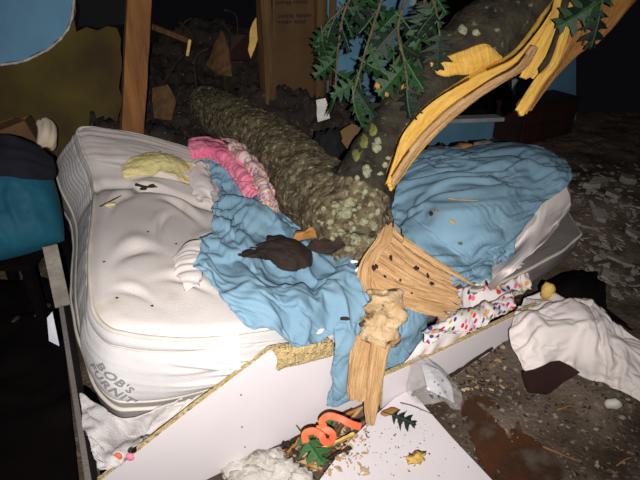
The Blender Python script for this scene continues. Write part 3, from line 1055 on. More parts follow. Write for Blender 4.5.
# torn wood: rails as (left u, left v, left depth, right u, right v, right depth)
def torn(name, rows, m, nu, nv, bulge, thick, **k):
    L = [Pt(r[0], r[1], r[2]) for r in rows]; R = [Pt(r[3], r[4], r[5]) for r in rows]
    V, F, uv = plank(R, L, nu, nv, bulge, thick, **k)
    return mk(name, V, F, m, tree, uv=uv)
torn('split_face', [(385, 186, 2.03, 393, 189, 2.08), (393, 162, 2.03, 403, 176, 2.09), (404, 133, 2.03, 424, 148, 2.1), (428, 106, 2.03, 452, 120, 2.1), (458, 86, 2.03, 480, 98, 2.1),
                    (484, 72, 2.03, 501, 84, 2.1), (514, 58, 2.03, 523, 70, 2.1), (536, 34, 2.04, 545, 42, 2.1), (553, 8, 2.05, 560, 16, 2.1), (566, -20, 2.06, 576, -10, 2.1)],
     'wood_yellow', 150, 26, .016, .05, jag0=.03, ridge=.006, seed=3)
torn('split_face', [(390, 180, 2.02, 394, 186, 2.045), (412, 148, 2.015, 418, 152, 2.05), (446, 112, 2.01, 454, 117, 2.05), (486, 84, 2.005, 497, 86, 2.04), (516, 66, 2.0, 523, 70, 2.05), (532, 46, 2.01, 540, 50, 2.06)],
     'wood_tan', 90, 12, .012, .02, jag=.03, jag0=.03, ridge=.006, seed=5)
bp_net = [[on(u, v, [T_tree], .010 if 0 < k < 3 else .004) for u, v in r] for k, r in enumerate((
    [(431, 63), (441, 61), (451, 60), (462, 54), (474, 48), (486, 45), (499, 54)],
    [(432, 67), (442, 66), (453, 65), (464, 61), (476, 55), (488, 51), (501, 57)],
    [(434, 71), (444, 72), (454, 70), (466, 67), (478, 63), (490, 58), (502, 60)],
    [(436, 75), (446, 77), (456, 74), (468, 73), (480, 71), (491, 67), (503, 63)]))]
drape('bare_wood_patch', bp_net, 40, 90, 'wood_yellow', tree, [(.003, 50, 4, 90, 0)], .008, rag=.012, seed=9)
torn('splinter_strip', [(556, -30, 2.06, 574, -30, 2.06), (553, 5, 2.05, 565, 10, 2.06), (545, 28, 2.04, 557, 38, 2.06), (533, 50, 2.05, 548, 62, 2.07), (521, 74, 2.07, 534, 76, 2.09)],
     'wood_yellow', 80, 16, .01, .03, jag=.04, ridge=.006, seed=13)
torn('splinter_strip', [(578, -30, 1.99, 586, -28, 2.0), (567, 5, 1.98, 574, 8, 1.99), (559, 36, 1.97, 565, 42, 1.98), (550, 62, 1.97, 556, 66, 1.98), (534, 80, 1.96, 543, 84, 1.97), (515, 110, 1.95, 524, 114, 1.96)],
     'wood_yellow', 90, 12, .006, .018, jag=.03, ridge=.004, seed=17)
torn('split_slab', [(578, -40, 2.03, 660, -30, 2.1), (572, 0, 2.02, 628, 10, 2.08), (564, 30, 2.01, 604, 36, 2.07), (556, 54, 2.01, 574, 54, 2.05), (540, 78, 2.01, 552, 74, 2.04), (519, 112, 2.0, 526, 106, 2.02)],
     'wood_brown', 110, 34, .03, .04, jag=.04, ridge=.014, seed=21, rf=40)
torn('split_slab', [(605, -40, 2.0, 660, -40, 2.02), (600, -10, 1.99, 634, 0, 2.02), (590, 14, 1.985, 614, 26, 2.02), (578, 40, 1.985, 594, 46, 2.01)],
     'wood_brown', 60, 20, .02, .03, jag=.05, ridge=.01, seed=24, rf=40)
torn('bark_groove', [(569, -30, 2.0, 580, -30, 2.0), (562, 2, 1.99, 570, 6, 1.99), (556, 30, 1.985, 562, 34, 1.985), (547, 54, 1.99, 553, 58, 1.99), (537, 70, 2.0, 541, 72, 2.0)], 'bark_dark', 60, 10, .008, .02, ridge=.008, jag=.03, seed=26)  # dark strip laid in to paint the shaded bark groove between torn pieces
# broken butt: splintered fan, knot and hanging stub
torn('splinter_fan', [(389, 224, 2.02, 363, 290, 1.93), (398, 232, 2.0, 372, 296, 1.92), (412, 246, 1.985, 388, 303, 1.92), (428, 258, 1.975, 408, 308, 1.925), (440, 266, 1.97, 428, 312, 1.93), (452, 273, 1.97, 448, 316, 1.94)],
     'wood_tan', 110, 70, .03, .05, jag=.055, ridge=.012, seed=29, rf=55)
torn('splinter', [(404, 236, 1.975, 402, 244, 1.965), (430, 255, 1.955, 428, 261, 1.95), (455, 271, 1.945, 452, 275, 1.94), (474, 284, 1.94, 473, 286, 1.94)], 'wood_tan', 50, 8, .004, .012, ridge=.003, seed=31)
torn('splinter', [(420, 275, 1.945, 418, 282, 1.94), (440, 288, 1.935, 438, 294, 1.93), (462, 300, 1.93, 460, 304, 1.93)], 'wood_tan', 40, 8, .004, .012, ridge=.003, seed=33)
torn('splinter', [(400, 296, 1.925, 398, 304, 1.92), (424, 305, 1.92, 420, 313, 1.92), (446, 313, 1.925, 444, 318, 1.925)], 'wood_tan', 40, 8, .004, .012, ridge=.003, seed=35)
torn('torn_rim', [(392, 222, 2.0, 383, 228, 2.0), (392, 240, 1.965, 374, 242, 1.965), (380, 256, 1.94, 362, 259, 1.95), (376, 274, 1.925, 357, 277, 1.935), (380, 290, 1.91, 360, 296, 1.92), (394, 300, 1.905, 378, 310, 1.91), (406, 306, 1.905, 394, 318, 1.91)],
     'wood_tan', 90, 26, .006, .03, ridge=.014, seed=37, rf=90)
rl = random.Random(9)  # dark lumps painting the shade of holes in the splintered fan
for u, v in ((376, 266), (391, 258), (400, 279), (402, 285), (411, 291), (428, 276), (416, 268), (432, 283), (384, 275), (374, 268)):
    V, F = lump(Pt(u, v, 1.925), (rl.uniform(.008, .02), .03, rl.uniform(.006, .016)), u, .8, sub=2)
    mk('hole_shade', V, F, 'char', tree)
kn = curve([Pt(382, 296, 1.93), Pt(384, 312, 1.89), Pt(380, 330, 1.86), Pt(374, 346, 1.84)], 40)
V, F, uv = tube(kn, np.interp(np.linspace(0, 1, 40), [0, .3, .7, 1], [.055, .062, .060, .050]), 28, nz=.55, nf=20, seed=4)
mk('knot', V, F, 'wood_pale', tree, uv=uv)
torn('hanging_stub', [(353, 336, 1.86, 388, 338, 1.87), (350, 352, 1.84, 382, 352, 1.86), (348, 372, 1.83, 376, 368, 1.84), (347, 388, 1.83, 372, 386, 1.83), (348, 399, 1.83, 368, 399, 1.83)],
     'wood_tan', 80, 26, .014, .03, jag=.02, ridge=.012, seed=41, rf=60)
torn('hanging_stub', [(372, 332, 1.84, 396, 334, 1.85), (370, 350, 1.82, 389, 350, 1.835), (367, 372, 1.81, 385, 370, 1.82), (365, 392, 1.81, 381, 390, 1.815), (364, 408, 1.81, 378, 408, 1.815), (366, 422, 1.81, 374, 422, 1.815)],
     'wood_tan', 80, 18, .012, .025, jag=.016, ridge=.012, seed=45, rf=60)

# ------------------------------------------------------------------ oak leaves
def leaf_mesh(name, seed, curl, m='leaf'):
    rnd = random.Random(seed)
    # pointed lobes on both sides of a midrib: profile of half-widths along the length
    prof_ = [(0, .012), (.10, .03), (.16, .20), (.20, .30), (.24, .10), (.30, .06), (.38, .28), (.44, .42), (.47, .16), (.55, .07), (.64, .28), (.71, .36), (.73, .14), (.80, .07), (.88, .16), (.93, .18), (.93, .06), (1.0, .004)]
    fwd = [0, 0, .01, .06, .02, 0, .02, .09, .03, 0, .02, .08, .03, 0, .02, .06, .02, 0]
    V, F = [], []
    for i, (y, w) in enumerate(prof_):
        wl_, wr_ = w * rnd.uniform(.85, 1.15), w * rnd.uniform(.85, 1.15)
        z = -curl * y * y
        V += [(-wl_, y + fwd[i], z - .18 * wl_ - curl * wl_), (-.006, y, z + .01), (.006, y, z + .01), (wr_, y + fwd[i], z - .18 * wr_ + curl * .3 * wr_)]
    n = len(prof_)
    F = grid_faces(n, 4)
    me = bpy.data.meshes.new(name)
    b = len(V)
    for k in range(7):                 # petiole and raised midrib
        y = -.22 + k * .19
        z = -curl * max(0, y) ** 2 + .014
        V += [(-.012, y, z), (.012, y, z), (0, y, z + .016)]
    F2 = []
    for k in range(6):
        a = b + k * 3
        F2 += [(a, a + 1, a + 4, a + 3), (a + 1, a + 2, a + 5, a + 4), (a + 2, a, a + 3, a + 5)]
    me.from_pydata(V, [], F + F2)
    me.materials.append(MATS[m]); me.materials.append(MATS['leaf_rib'])
    me.polygons.foreach_set('material_index', [0] * len(F) + [1] * len(F2))
    me.update()
    return me
LEAF = [leaf_mesh('leaf', 1, .15), leaf_mesh('leaf', 2, .35), leaf_mesh('leaf', 3, -.1)]
LEAFF = [leaf_mesh('leaf_fresh', 6, .12, 'leaf_fresh')]
LEAFD = [leaf_mesh('leaf_dark', 4, .2, 'leaf_dark')]


def put_leaf(pos, size, tipdir, facing, parent, mesh):
    y = Vector(tipdir).normalized(); z = Vector(facing); z = (z - y * z.dot(y)).normalized(); x = y.cross(z)
    M = Matrix((x, y, z)).transposed().to_4x4()
    o = bpy.data.objects.new('leaf', mesh); COL.objects.link(o)
    o.parent = parent
    base = WORLD[parent] if parent else np.zeros(3)
    o.matrix_local = Matrix.Translation(Vector(np.array(pos) - base)) @ M @ Matrix.Scale(size, 4)
    sd = o.modifiers.new('solid', 'SOLIDIFY'); sd.thickness = .012; sd.offset = 0
    WORLD[o] = np.array(pos)
    return o


# twigs of the crown hanging in front of the studs, each with its leaves
twigs = [
    ([(400, -50, 2.1), (385, -10, 2.05), (372, 30, 2.0), (360, 70, 1.98), (352, 100, 1.97)], 14, 1),
    ([(390, -60, 2.2), (362, -20, 2.2), (345, 10, 2.2), (338, 50, 2.2), (335, 95, 2.18)], 9, 2),
    ([(420, -50, 2.0), (405, 0, 1.98), (398, 30, 1.95), (404, 60, 1.92), (408, 90, 1.9)], 9, 3),
    ([(380, -50, 2.35), (350, 0, 2.4), (326, 25, 2.4), (318, 50, 2.4)], 8, 4),
    ([(430, -50, 2.1), (425, 0, 2.08), (416, 30, 2.05), (390, 70, 2.02)], 8, 5),
    ([(440, -60, 1.95), (432, -10, 1.92), (436, 10, 1.9), (440, 36, 1.9)], 6, 6),
    ([(620, -50, 1.85), (606, -10, 1.85), (600, 10, 1.84)], 4, 7),
]
for pts, nl, sd in twigs:
    pc = curve([Pt(*p) for p in pts], 40)
    V, F, uv = tube(pc, np.linspace(.008, .003, 40), 6, nz=.3, nf=20)
    tw = mk('twig', V, F, 'twig', tree)
    rnd = random.Random(sd * 13)
    for k in range(nl):
        i = int((.28 + .72 * (k + .5) / nl) * 39)
        p = pc[i]
        u_off = rnd.uniform(-1, 1)
        tip = np.array([u_off * .9, rnd.uniform(-.5, .3), -rnd.uniform(.25, 1.0)])
        if k == nl - 1: tip = np.array([.05, -.1, -1])
        face = np.array([rnd.uniform(-1.6, 1.6), -1 + rnd.uniform(-.2, .9), rnd.uniform(-.6, 1.4)])
        put_leaf(p, rnd.uniform(.10, .165), tip, face, tw, LEAF[rnd.randrange(3)] if rnd.random() < .55 else LEAFD[0])
# bright catkin-like torn chips caught between the leaves
for i, (u, v) in enumerate(((392, 80), (404, 88), (378, 86), (386, 94))):
    V, F = lump(Pt(u, v, 2.0), (.02, .012, .026), i, 1.0)
    mk('wood_chip', V, F, 'wood_brown', tree)
# ------------------------------------------------------------------ bedding
def netpx(rows, trees, off=.02, z=.45):
    return [[on(p[0], p[1], trees, p[2] if len(p) > 2 else off, z) for p in r] for r in rows]
TBED = TM + [T_box]

# pink blanket and floral sheet squeezed against the trunk
def netz(rows):
    return [[Pz(u, v, z) for u, v, z in r] for r in rows]
cp = drape('pink_blanket', netz((
    [(189, 142, .66), (207, 139, .655), (227, 146, .65), (244, 160, .625), (256, 178, .60), (264, 194, .57)],
    [(190, 149, .68), (206, 147, .68), (222, 153, .675), (237, 166, .65), (248, 182, .625), (257, 197, .59)],
    [(193, 160, .63), (206, 158, .63), (218, 162, .63), (230, 174, .61), (240, 189, .59), (249, 203, .56)])),
    40, 110, 'cloth_pink', None, [(.006, 16, 3, 90, 2), (.006, 24, 8, 30, 2)], .004, rag=.01, seed=41, excess=.12, frames=12)
tag(cp, 'bright pink blanket rumpled against the trunk at the back of the mattress', 'blanket')
cf = drape('floral_sheet', netz((
    [(219, 139, .66), (240, 145, .655), (258, 164, .63), (270, 186, .60), (276, 212, .55)],
    [(228, 146, .685), (242, 154, .68), (255, 171, .655), (265, 191, .62), (270, 213, .57)],
    [(234, 155, .65), (244, 165, .645), (252, 179, .62), (259, 196, .59), (264, 214, .55)])),
    40, 90, 'cloth_floral', None, [(.006, 18, 3, 85, 2), (.006, 24, 8, 20, 2)], .003, rag=.01, seed=43, excess=.12, frames=12)
tag(cf, 'pale floral printed sheet wedged between pink blanket and trunk', 'sheet')

# blue sheet pulled over the middle of the mattress
bl_ = root('blue_sheet', np.array([-.15, 1.75, .5]), 'light blue bedsheet bunched on the left half, its tail hanging over the white rail', 'sheet')
rowsL = (
    [(204, 159), (211, 156), (221, 154), (231, 157), (240, 165)],
    [(207, 185), (221, 180), (235, 177), (248, 182), (260, 194)],
    [(213, 212), (229, 208), (246, 205), (262, 208), (278, 220)],
    [(201, 245), (222, 242), (246, 239), (270, 240), (298, 244)],
    [(195, 275), (222, 275), (252, 272), (286, 268), (330, 262)],
    [(206, 303), (235, 304), (268, 301), (305, 294), (350, 280)],
    [(236, 326), (262, 325), (290, 320), (325, 312), (364, 304)],
    [(262, 342), (283, 345), (306, 341), (333, 337), (366, 330)])
nt_ = []
for i, r in enumerate(rowsL):
    row = []
    for j, (u, v) in enumerate(r):
        p = on(u, v, TM, .025)
        if i == 7: p = Pb(u, v, -.03)
        if i == 6 and j >= 2: p = (p + Pb(u, v, -.06)) / 2
        row.append(p)
    nt_.append(row)
sL = drape('sheet_body', nt_, 190, 130, 'sheet_blue', bl_, [(.030, 5, 1.2, 40, 2.8), (.026, 6, 1.3, -30, 3.0), (.012, 12, 2.2, 5, 3.5), (.007, 20, 3.5, -50, 3), (.004, 34, 6, 30, 3)], .003, rag=.012, seed=51, excess=.10, frames=16, bend=.6)
tl_net = [[Pb(u, v, o) for u, v, o in r] for r in (
    [(334, 326, -.02), (345, 324, .0), (356, 322, .0), (366, 318, .0)],
    [(333, 345, .02), (344, 345, .035), (354, 345, .03), (364, 340, .02)],
    [(332, 368, .02), (342, 369, .04), (352, 368, .03), (361, 362, .02)],
    [(330, 388, .02), (339, 390, .035), (348, 388, .03), (356, 382, .02)],
    [(328, 404, .015), (336, 405, .03), (343, 401, .025), (350, 398, .02)])]
drape('sheet_tail', tl_net, 80, 36, 'sheet_blue', bl_, [(.008, 26, 3, 0, 2.2), (.004, 40, 8, 20, 2)], .003, rag=.008, seed=53, excess=.08, frames=12)
T_sL = obj_bvh(sL)
TBL = TM + [T_sL]

# blue sheet over the raised right half
br_ = root('blue_sheet', np.array([.9, 2.4, .5]), 'light blue fitted sheet stretched over the raised right half of the mattress', 'sheet')
rowsR = (
    [(398, 168, .02), (430, 156, .03), (470, 152, .02), (510, 150, .02), (543, 154, .02)],
    [(396, 180, .05), (430, 172, .05), (475, 165, .02), (520, 160, .02), (560, 166, .028)],
    [(395, 195, .07), (430, 188, .06), (475, 183, .03), (520, 178, .028), (566, 186, .026)],
    [(394, 214, .08), (425, 208, .08), (460, 207, .05), (495, 205, .02), (534, 210, .026)],
    [(400, 238, .07), (425, 234, .07), (455, 234, .06), (482, 232, .03), (510, 234, .026)],
    [(416, 265, .06), (438, 266, .06), (460, 266, .05), (478, 262, .04), (494, 260, .02)],
    [(436, 290, .05), (450, 292, .05), (464, 293, .04), (475, 292, .04), (485, 291, .03)])
sR = drape('sheet_body', netpx(rowsR, TM), 170, 150, 'sheet_blue', br_, [(.016, 7, .9, -50, 3.0), (.012, 11, 1.2, -72, 3.2), (.014, 5, 1.2, -30, 2.4), (.005, 22, 2.2, -60, 3)], .003, rag=.006, seed=57, excess=.035, frames=14, bend=.6)
T_sR = obj_bvh(sR)
lw = [[Pl(u, v, 1.45 - o, .614) for u, v, o in r] for r in (
    [(384, 306, 0.0), (398, 304, .01), (412, 302, .01), (428, 300, .0)],
    [(386, 325, .03), (398, 325, .05), (410, 322, .05), (426, 318, .03)],
    [(386, 346, .03), (396, 346, .05), (408, 343, .05), (423, 336, .03)],
    [(383, 362, .03), (392, 362, .05), (402, 358, .05), (413, 350, .03)],
    [(380, 376, .02), (388, 374, .035), (396, 368, .03), (404, 360, .02)])]
drape('sheet_tail', lw, 70, 50, 'sheet_blue', br_, [(.008, 22, 3, 20, 2.2), (.004, 40, 8, 0, 2)], .003, rag=.006, seed=59, excess=.08, frames=12)

# plain white fitted cover on the near face of the right half
wc = drape('fitted_cover', netpx((
    [(566, 184, .008), (545, 200, .008), (525, 216, .008), (506, 234, .008), (492, 256, .008)],
    [(569, 197, .012), (547, 213, .012), (527, 231, .012), (508, 250, .012), (490, 270, .012)],
    [(569, 208, .012), (550, 226, .012), (530, 245, .012), (510, 263, .012), (489, 283, .012)],
    [(567, 217, .010), (548, 236, .010), (530, 254, .010), (512, 271, .010), (490, 292, .010)]), TM + [T_box]),
    40, 90, 'sheet_white', None, [(.004, 12, 3, 70, 2.2), (.003, 24, 4, 90, 2)], .003, seed=63)
tag(wc, 'smooth white fitted cover on the near face of the right mattress half', 'cover')

# dotted sheet spilling out from under the mattress
ds_ = [[on(u, v, [T_box] + TM, o, .3) for u, v, o in r] for r in (
    [(424, 302, .08), (442, 297, .08), (462, 288, .07), (486, 277, .06), (508, 266, .05), (523, 262, .04)],
    [(424, 322, .10), (444, 316, .10), (466, 306, .09), (488, 296, .08), (506, 288, .06), (518, 284, .05)],
    [(423, 332, .10), (446, 326, .10), (468, 317, .09), (487, 308, .08), (502, 300, .06), (514, 296, .05)],
    [(424, 346, .05), (446, 342, .06), (466, 336, .05), (484, 327, .04), (499, 318, .03), (512, 308, .02)])]
dsh = drape('dotted_sheet', ds_, 60, 120, 'cloth_dots', None, [(.012, 12, 4, 40, 2.2), (.006, 24, 6, -20, 2.2)], .003, rag=.014, seed=67, excess=.08, frames=12)
tag(dsh, 'white sheet with small multicoloured dots spilling out below the splintered wood', 'sheet')
pl = [[Pl(u, v, 1.37 - o, .614) for u, v, o in r] for r in (
    [(425, 338, .0), (445, 334, .01), (465, 330, .0)],
    [(412, 352, .01), (436, 346, .02), (462, 338, .01)],
    [(398, 364, .0), (424, 356, .01), (450, 346, .0)])]
tag(drape('white_liner', pl, 30, 40, 'sheet_white', None, [(.012, 16, 6, 30, 2)], .003, rag=.01, seed=69), 'crumpled off-white liner lying along the low rail', 'liner')

# yellow foam exposed on the far part of the mattress
yf = drape('yellow_foam', netpx((
    [(122, 170, .008), (140, 158, .008), (160, 154, .008), (180, 160, .008), (198, 176, .008), (205, 186, .008)],
    [(124, 175, .012), (142, 167, .02), (162, 164, .02), (182, 170, .02), (198, 180, .012), (206, 189, .008)],
    [(124, 179, .008), (143, 178, .012), (163, 178, .015), (182, 182, .012), (197, 187, .01), (207, 193, .006)]), TM),
    40, 80, 'foam_yellow', None, [(.006, 30, 12, 30, 0), (.004, 60, 40, 10, 2)], .008, rag=.02, seed=71)
tag(yf, 'torn patch of pale yellow foam on the far side of the mattress', 'foam')
cr = drape('torn_ticking', netpx((
    [(184, 176, .01), (196, 168, .02), (206, 172, .02)],
    [(190, 196, .008), (200, 190, .03), (212, 192, .03)],
    [(198, 208, .006), (204, 206, .02), (213, 208, .02)]), TM), 40, 30, 'sheet_white', None, [(.010, 20, 8, 30, 2)], .004, rag=.02, seed=72)
tag(cr, 'scrap of torn white ticking beside the blue sheet edge', 'fabric scrap')
cr = drape('torn_ticking', netpx((
    [(176, 258, .006), (188, 250, .015), (200, 246, .02)],
    [(178, 275, .006), (188, 272, .015), (198, 270, .025)],
    [(184, 294, .006), (192, 294, .015), (204, 296, .02)]), TM), 40, 30, 'sheet_white', None, [(.012, 24, 8, 60, 2)], .004, rag=.02, seed=73)
tag(cr, 'frayed white ticking flap along the lower left edge of the blue sheet', 'fabric scrap')
V, F = lump(on(109, 205, TM, .004), (.05, .035, .012), 5, .5, nf=3)
tag(mk('foam_crumb', V, F, 'foam_yellow'), 'small crumb of yellow foam beside the mattress piping', 'foam')

def stick(pts, r, name, m, label, cat, group=None, seg=7):
    pc = curve(pts, 14)
    V, F, uv = tube(pc, np.linspace(r, r * .5, 14), seg, nz=.4, nf=30)
    return tag(mk(name, V, F, m, uv=uv), label, cat, group)
stick([on(101, 208, TM, .008), on(110, 203, TM, .012), on(121, 197, TM, .008)], .004, 'twig', 'char', 'thin dark twig lying across the yellow foam crumb', 'twig')
stick([on(136, 185, TM, .006), on(145, 187, TM, .01), on(158, 187, TM, .006)], .007, 'twig', 'char', 'dark broken twig lying in the mattress fold', 'twig')
for i, (u, v) in enumerate(((143, 189), (152, 186))):
    V, F = lump(on(u, v, TM, .005), (.03, .018, .015), i + 3, .5)
    tag(mk('bark_crumb', V, F, 'char'), ['dark bark crumb under the twig in the mattress fold', 'dark bark crumb on top of the mattress fold'][i], 'bark')
for i, (u, v) in enumerate(((117, 298), (160, 152), (148, 232), (176, 244), (104, 262), (152, 306))):
    V, F = lump(on(u, v, TM, .001), (.012, .009, .006), i + 30, .4, sub=1)
    tag(mk('bark_crumb', V, F, 'char'), ['dark speck on the mattress close to the near left piping', 'dark speck beside the yellow foam on the mattress', 'dark speck in the middle of the mattress top', 'dark speck near the frayed ticking flap', 'dark speck near the left piping below the foam crumb', 'dark speck near the front edge of the mattress top'][i], 'bark', 'specks on the mattress')

# dark patch painting the shade of a hole in the left blue sheet
ch = drape('sheet_hole_shade', netpx((
    [(240, 252, .01), (262, 245, .012), (284, 244, .012), (306, 252, .01)],
    [(244, 258, .02), (264, 256, .035), (286, 256, .035), (310, 262, .02)],
    [(256, 262, .01), (272, 266, .015), (292, 268, .015), (312, 270, .01)]), TBL),
    50, 80, 'hole_dark', None, [(.008, 24, 8, 80, 2)], .004, rag=.03, seed=75, excess=.12, frames=12)
tag(ch, 'dark brown patch painting the shade in a hollow of the blue sheet', 'cloth')
V, F = lump(on(327, 246, TBL + [T_tree], .01), (.12, .05, .06), 4, 1.0, nf=2)
tag(mk('bark_chunk', V, F, 'char', smooth=False), 'dark chunk of loose bark under the trunk butt', 'bark')
V, F = lump(on(312, 233, TBL + [T_tree], .01), (.10, .04, .035), 6, 1.1, nf=1.4, rot=.4)
tag(mk('wood_chunk', V, F, 'wood_brown', smooth=False), 'orange-brown wood chunk under the trunk', 'wood')
for i, (u, v, m) in enumerate(((352, 262, 'tag_white'), (357, 270, 'tag_white'), (337, 262, 'moss'), (346, 318, 'char'), (320, 330, 'tag_white'))):
    V, F = lump(on(u, v, TBL + [T_tree], .008), (.035, .014, .014), i + 60, .4, rot=i)
    tag(mk('debris_chip', V, F, m), ['white chip against the trunk butt', 'white stick-like chip beside the broken wood', 'green chip below the trunk', 'black chip on the blue sheet above its tail', 'white flake on the blue sheet near the splintered rail'][i], 'debris')
for i, (u, v, c) in enumerate(((437, 212, 'wood_brown'), (460, 243, 'moss'), (432, 214, 'char'), (452, 222, 'foam_tan'))):
    V, F = lump(on(u, v, [T_sR], .004), (.04 if i > 1 else .022, .016, .012), i + 80, .4, rot=i * .7)
    tag(mk('debris_chip', V, F, c), ['brown crumb on the right blue sheet', 'green bud on the right blue sheet', 'dark crumb beside the brown one on the right blue sheet', 'tan sliver on the right blue sheet'][i], 'debris')
stick([on(448, 200, [T_sR], .008), on(464, 202, [T_sR], .008), on(478, 202, [T_sR], .008)], .004, 'splinter', 'wood_tan', 'pale splinter lying on the right blue sheet', 'splinter')

# debris on the far edge, under the window
for i, (u, v, sz, m) in enumerate(((466, 148, (.14, .1, .06), 'wood_brown'), (488, 146, (.16, .1, .05), 'plaster'), (505, 147, (.10, .08, .05), 'plaster_white'), (440, 150, (.14, .1, .06), 'cardboard'))):
    p = Pt(u, v, 3.2)
    V, F = lump(p, sz, i + 90, 1.0, nf=2)
    tag(mk('rubble_chunk', V, F, m), ['orange-brown rubble on the back edge of the bed', 'grey rubble on the back edge of the bed', 'whitish rubble at the right of the back edge', 'brown rubble at the left of the back edge near the limb'][i], 'rubble')

# ------------------------------------------------------------------ left side of the bed
# plump teal pillow
def pillow(name, c, size, rotz, tilt, m, seed):
    n = 60
    a = np.linspace(-1, 1, n)
    X, Y = np.meshgrid(a, a, indexing='ij')
    h = (np.clip(1 - np.abs(X) ** 3.2, 0, 1) * np.clip(1 - np.abs(Y) ** 3.2, 0, 1)) ** .5
    pin = 1 - .10 * (np.abs(X) * np.abs(Y)) ** 0 * (np.abs(X * Y)) ** 2
    q = np.stack([X * 2.0, Y * 2.0, 0 * X + seed], 2)
    wr_ = .10 * np.maximum(0, 1 - 2.5 * np.abs(noise(q * [1.6, .7, 1], seed))) + .05 * fbm(q * 2, 3, seed + 1)
    top = np.stack([X * pin, Y * pin, h * (1 + wr_)], 2); bot = np.stack([X * pin, Y * pin, -h * (1 - .2 * wr_)], 2)
    V = np.concatenate([top.reshape(-1, 3), bot.reshape(-1, 3)]) * np.array(size) / 2
    R = Matrix.Rotation(rotz, 3, 'Z') @ Matrix.Rotation(tilt, 3, 'X')
    V = V @ np.array(R).T + np.array(c)
    F = grid_faces(n, n) + [tuple(reversed(f)) for f in grid_faces(n, n, base=n * n)]
    return mk(name, V, F, m)
pw_ = pillow('pillow', Pt(-6, 203, 2.3), (.50, .50, .26), .5, math.radians(50), 'teal', 3)
tag(pw_, 'plump dark teal pillow at the left end of the mattress', 'pillow')
T_pw = obj_bvh(pw_)
nv_ = drape('navy_layer', [[on(u, v, [T_pw], o, .7) for u, v, o in r] for r in (
    [(-30, 146, .04), (0, 146, .05), (24, 150, .05), (46, 160, .02)],
    [(-30, 160, .03), (0, 162, .035), (24, 164, .04), (50, 172, .02)],
    [(-30, 176, .02), (0, 178, .02), (26, 180, .02), (50, 182, .01)])], 40, 60, 'navy', None, [(.012, 10, 4, 80, 2)], .006, rag=.01, seed=77)  # very dark navy layer over the upper part of the pillow
tag(nv_, 'very dark navy layer over the top of the teal pillow', 'cloth')
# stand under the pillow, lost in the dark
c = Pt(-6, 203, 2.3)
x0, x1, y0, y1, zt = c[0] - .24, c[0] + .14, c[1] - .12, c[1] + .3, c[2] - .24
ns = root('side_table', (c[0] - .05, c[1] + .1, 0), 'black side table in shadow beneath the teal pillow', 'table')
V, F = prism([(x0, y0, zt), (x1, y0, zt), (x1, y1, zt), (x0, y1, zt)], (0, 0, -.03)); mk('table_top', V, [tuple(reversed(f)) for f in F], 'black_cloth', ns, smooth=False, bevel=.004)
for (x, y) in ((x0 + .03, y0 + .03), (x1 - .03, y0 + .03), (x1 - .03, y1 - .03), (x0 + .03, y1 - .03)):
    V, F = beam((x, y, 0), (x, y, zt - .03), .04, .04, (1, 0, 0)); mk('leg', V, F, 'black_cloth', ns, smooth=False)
# brown carton tipped behind the pillow
bx_ = root('cardboard_box', Pt(24, 150, 2.9) * [1, 1, 0] + [0, 0, .3], 'small brown cardboard box tipped behind the teal pillow', 'box')
Rb = Matrix.Rotation(math.radians(-18), 3, 'Y') @ Matrix.Rotation(.3, 3, 'Z')
def bxp(x, y, z):
    return np.array(Pt(22, 146, 2.85)) + np.array(Rb @ Vector((x, y, z)))
for nm, lo_, hi_ in (('front_panel', (-.10, -.08, -.12), (.10, -.074, .12)), ('back_panel', (-.10, .074, -.12), (.10, .08, .12)), ('side_panel', (-.10, -.074, -.12), (-.094, .074, .12)), ('side_panel', (.094, -.074, -.12), (.10, .074, .12)), ('bottom_panel', (-.094, -.074, -.12), (.094, .074, -.114))):
    V = [bxp(x, y, z) for z in (lo_[2], hi_[2]) for (x, y) in ((lo_[0], lo_[1]), (hi_[0], lo_[1]), (hi_[0], hi_[1]), (lo_[0], hi_[1]))]
    F = [(3, 2, 1, 0), (4, 5, 6, 7)] + [(i, (i + 1) % 4, 4 + (i + 1) % 4, 4 + i) for i in range(4)]
    mk(nm, V, F, 'cardboard', bx_, smooth=False)
V = [bxp(-.10, -.08, .12), bxp(.10, -.08, .12), bxp(.09, -.19, .16), bxp(-.09, -.18, .17)]
V, F = prism(V, (0, 0, .004)); mk('flap', V, F, 'cardboard', bx_, smooth=False)
st = drape('striped_cloth', [[Pt(u, v, 2.75 + o) for u, v, o in r] for r in (
    [(38, 122, .0), (47, 120, .02), (56, 128, .05)],
    [(40, 134, -.02), (48, 134, -.03), (55, 140, .03)],
    [(38, 150, .0), (45, 148, -.02), (50, 150, .03)])], 40, 30, 'cloth_cream', None, [(.02, 22, 4, 0, 2)], .004, rag=.02, seed=78)
tag(st, 'crumpled pinkish cream cloth between the cardboard box and the mattress corner', 'cloth')
V, F = prism([Pt(-12, 118, 2.8), Pt(8, 127, 2.8), Pt(0, 138, 2.8), Pt(-14, 140, 2.8)], (0, .006, 0))
tag(mk('paper_sheet', V, F, 'drywall_blue', smooth=False), 'small pale blue scrap at the far left edge', 'scrap')
